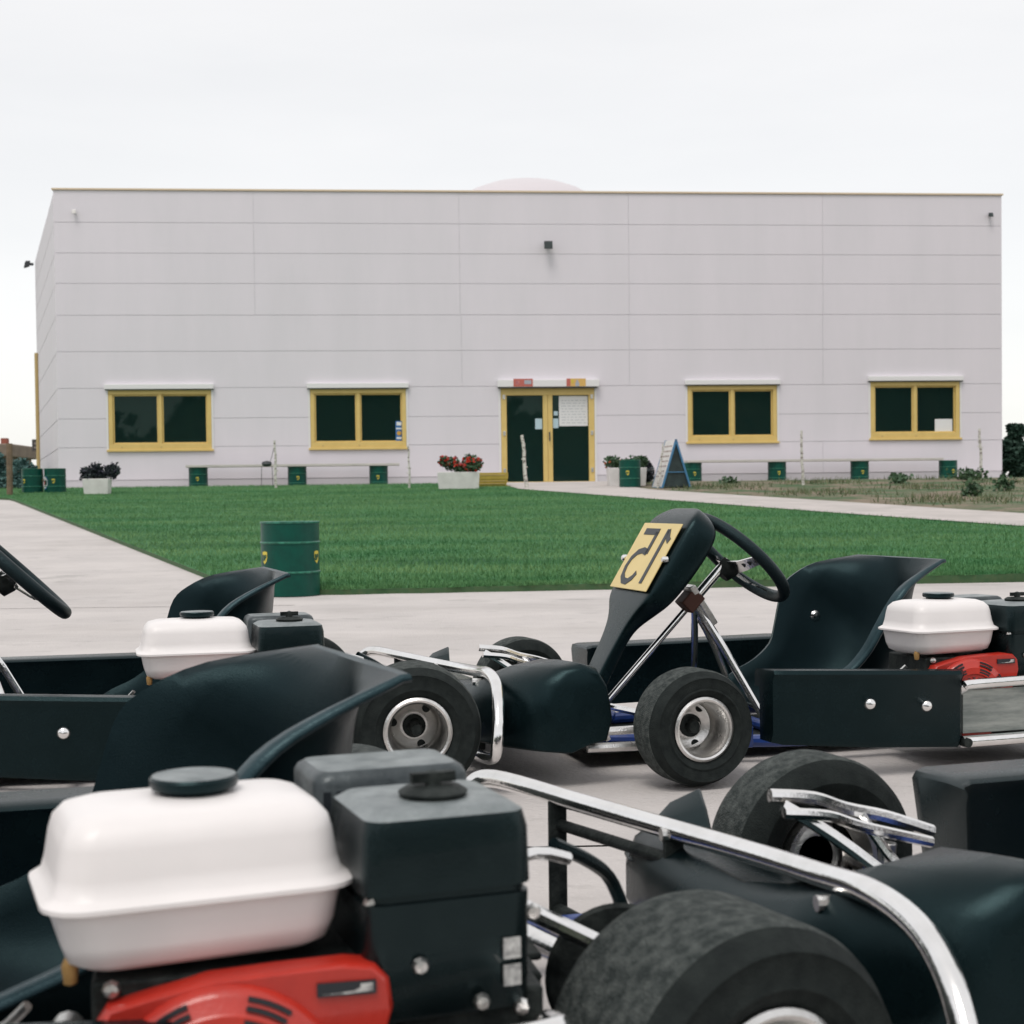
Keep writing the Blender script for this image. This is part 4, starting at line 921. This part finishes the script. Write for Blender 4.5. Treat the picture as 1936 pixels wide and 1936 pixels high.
    em = MB(); em.box((.708, .0285, .2235), (.752, .0312, .2335)); eo = em.build('badge', M['ink'], rco, smooth=0)
    em = MB(); em.add([(.711, .0278, .2255), (.735, .0278, .2270), (.748, .0278, .2325), (.750, .0278, .2260), (.730, .0278, .2250)], [(0, 1, 2, 3, 4)]); em.add([(.740, .0276, .2265), (.7495, .0276, .2265), (.7495, .0276, .2320), (.740, .0276, .2320)], [(0, 1, 2, 3)]); em.build('badge_emblem', M['label'], rco, smooth=0)
    br = MB(); br.lathe([(0, -.012), (.005, -.010), (.0065, .003), (.004, .009), (0, .009)], (.530, .066, .247), 'Z', 12); br.build('fuel_tap', M['brass'], k)
    bl = MB(); bl.lathe([(0, -.012), (.012, -.010), (.012, .01), (0, .01)], (.528, .055, .205), 'Y', 12); bl.tube([(.50, .06, .225), (.47, .08, .20), (.40, .14, .19)], .004, 6, 3); bl.build('fuel_filter', M['alu'], k)
    # rods right of the engine
    rd_ = MB(); rd_.tube([(.88, .25, .255), (.93, .27, .262), (.965, .28, .252)], .006, 8, 3); rd_.tube([(.89, .28, .225), (.985, .24, .180)], .009, 10); rd_.box((.878, .25, .205), (.892, .27, .232)); rd_.build_each('throttle_linkage', M['chrome'], k)
    hs = MB(); hs.tube([(.955, .30, .262), (1.0, .33, .235), (1.03, .36, .205), (1.05, .36, .15)], .007, 8, 4); hs.build('brake_hose', M['plastic'], k)
    ax = MB(); ax.tube([(1.06, .12, .132), (.83, .88, .132)], .0125, 14); ax.build('rear_axle', M['chrome'], k)
    sp2 = MB(); sp2.lathe([(0, -.003), (.066, -.003), (.07, 0), (.066, .003), (0, .003)], (1.015, .30, .132), 'Y', 40); sp2.build('sprocket', M['dullmetal'], k)
    # rear bumper
    rb2 = MB(); path = [(.98, .97, .10), (.985, .985, .15), (1.00, .975, .190), (1.03, .94, .205), (1.10, .75, .205), (1.158, .60, .204), (1.20, .45, .208), (1.222, .30, .217), (1.228, .19, .226), (1.233, .11, .216), (1.230, .05, .190), (1.224, .010, .150), (1.220, -.005, .11), (1.215, .01, .075), (1.20, .10, .062), (1.19, .26, .06)]
    rb2.tube(path, .0125, 16, 6); rbo = rb2.build('rear_bumper', M['chrome'], k, smooth=60)
    bk = MB()
    for (a_, b_) in ((1.082, .80), (1.165, .575), (1.217, .255)):
        bk.box((a_ - .012, b_ - .004, .05), (a_ + .012, b_ + .004, .200))
    bk.tube([(1.082, .80, .055), (1.21, .255, .055)], .011, 8); bk.tube([(1.16, .58, .17), (1.085, .80, .168)], .008, 8); bk.build('bumper_bracket', M['dullmetal'], k, smooth=30, bevel=.002)
    for (a_, b_) in ((1.170, .575), (1.222, .255)): MB().lathe([(0, -.02), (.008, -.02), (.008, .0), (0, 0)], (a_, b_, .20), 'X', 10).build('bumper_bolt', M['alu'], k)
    return k
kart = make_kart()
tag(kart, 'black go-kart with number plate 15 and white fuel tank in the back row', 'go-kart', 'go-karts parked nose to tail in two rows')
kart.location = (.391, 3.045, .004); kart.rotation_euler.z = R(16.3)
for x, y, z, rz, lb in ((-1.241, 2.83, .003, 8.6, 'black go-kart at the left of the back row, in front of the number 15 kart'),
                        (-.834, .918, .010, 12.2, 'nearest go-kart with big white tank and red starter in the foreground'),
                        (.778, 1.132, .007, 15.4, 'go-kart cut off at the bottom right, its nose behind the chrome bumper')):
    c = copy_tree(kart); c.location = (x, y, z); c.rotation_euler.z = R(rz); c['label'] = lb
    if x > .5:      # narrower nose on this one
        for ch in c.children:
            if ch.name.startswith('wheel') and ch.location.x < 0 and ch.location.y > .5: ch.scale = (1.09, 1, 1.09); ch.location.x -= .035; ch.location.z += .008
            if ch.name.startswith('nose_fairing'): ch.scale.y = .80; ch.location.y = .176
    if -1 < x < 0:
        for ch in c.children:
            if ch.name.startswith('seat') and not ch.name.startswith('seat_stay'): ch.scale = (1.06, 1, .945); ch.location = (-.026, 0, .004); [setattr(g_, 'location', (0, 0, -.07)) for g_ in ch.children]
            if ch.name.startswith('wheel') and ch.location.x > 1 and ch.location.y < .1: ch.rotation_euler.z = R(14)
    if x < -1:      # this kart's steering sits further forward
        for ch in c.children:
            if ch.name.split('.')[0] in ('front_panel', 'panel_bolt', 'steering_wheel', 'steering_column', 'column_strut', 'column_clamp', 'column_plate'): ch.location.x -= .075
def turn(o, ang, px, py):
    c, s_ = math.cos(ang), math.sin(ang); o.rotation_euler.z = ang; o.location.x = px - (c * px - s_ * py); o.location.y = py - (s_ * px + c * py)
for kk_ in [o for o in COL.objects if o.name.startswith('go_kart')]:
    near_ = -1 < kk_.location.x < 0 and kk_.location.y < 2
    for ch in kk_.children:
        b_ = ch.name.split('.')[0]
        if b_ == 'fuel_tank': turn(ch, R(10 if near_ else 7), .640, .125)
        if near_ and b_ == 'wheel' and ch.location.x > 1 and ch.location.y < .1: ch.location.z -= .008
        if b_ == 'air_cleaner': turn(ch, R(8), .806, .10)
        if b_ == 'muffler_guard': turn(ch, R(8), .785, .262)
        if b_ == 'steering_wheel' and kk_.location.x < -1: ch.rotation_euler.z = R(9)
# number plate of the kart in the middle (only this one is seen from the front)
u_ = Vector((.096, 0, .158)).normalized(); nP = Vector((-u_.z, 0, u_.x)); o0 = Vector((.0105, .345, .378)) + nP * .0035
def pp(x, y, h): return o0 + Vector((0, x, 0)) + u_ * y + nP * h      # x grows to the far side, y up the plate
def plate_box(x0, x1, y0, y1, h0, h1, mb): mb.hexa([pp(x0, y0, h0), pp(x1, y0, h0), pp(x1, y1, h0), pp(x0, y1, h0)], [pp(x0, y0, h1), pp(x1, y0, h1), pp(x1, y1, h1), pp(x0, y1, h1)])
pm = MB(); plate_box(.002, .236, .004, .182, 0, .003, pm); po = pm.build('number_plate', M['plate'], kart, smooth=0, bevel=.001, seg=1)
dg = MB()
def stroke(pts, w=.0075):
    pts = [Vector(p_) for p_ in pts]; L_, R_ = [], []
    for i, p_ in enumerate(pts):
        a_ = pts[max(0, i - 1)]; b_ = pts[min(len(pts) - 1, i + 1)]; t = (b_ - a_).normalized(); n = Vector((-t.y, t.x)) * w; L_.append(p_ + n); R_.append(p_ - n)
    for i in range(len(pts) - 1):
        q = [L_[i], L_[i + 1], R_[i + 1], R_[i]]; dg.hexa([pp(v.x, v.y, .0032) for v in q], [pp(v.x, v.y, .0042) for v in q])
stroke([(.058, .022), (.058, .166)], .0085); stroke([(.056, .163), (.038, .142), (.024, .135)], .0075)
stroke([(.200, .158), (.112, .158)], .0085); stroke([(.119, .158), (.119, .098)], .0085); stroke([(.118, .102), (.146, .107), (.174, .101), (.194, .084), (.200, .062), (.192, .038), (.172, .024), (.146, .022), (.124, .034), (.115, .048)], .0085)
dg.build('plate_digits', M['ink'], po, smooth=0)
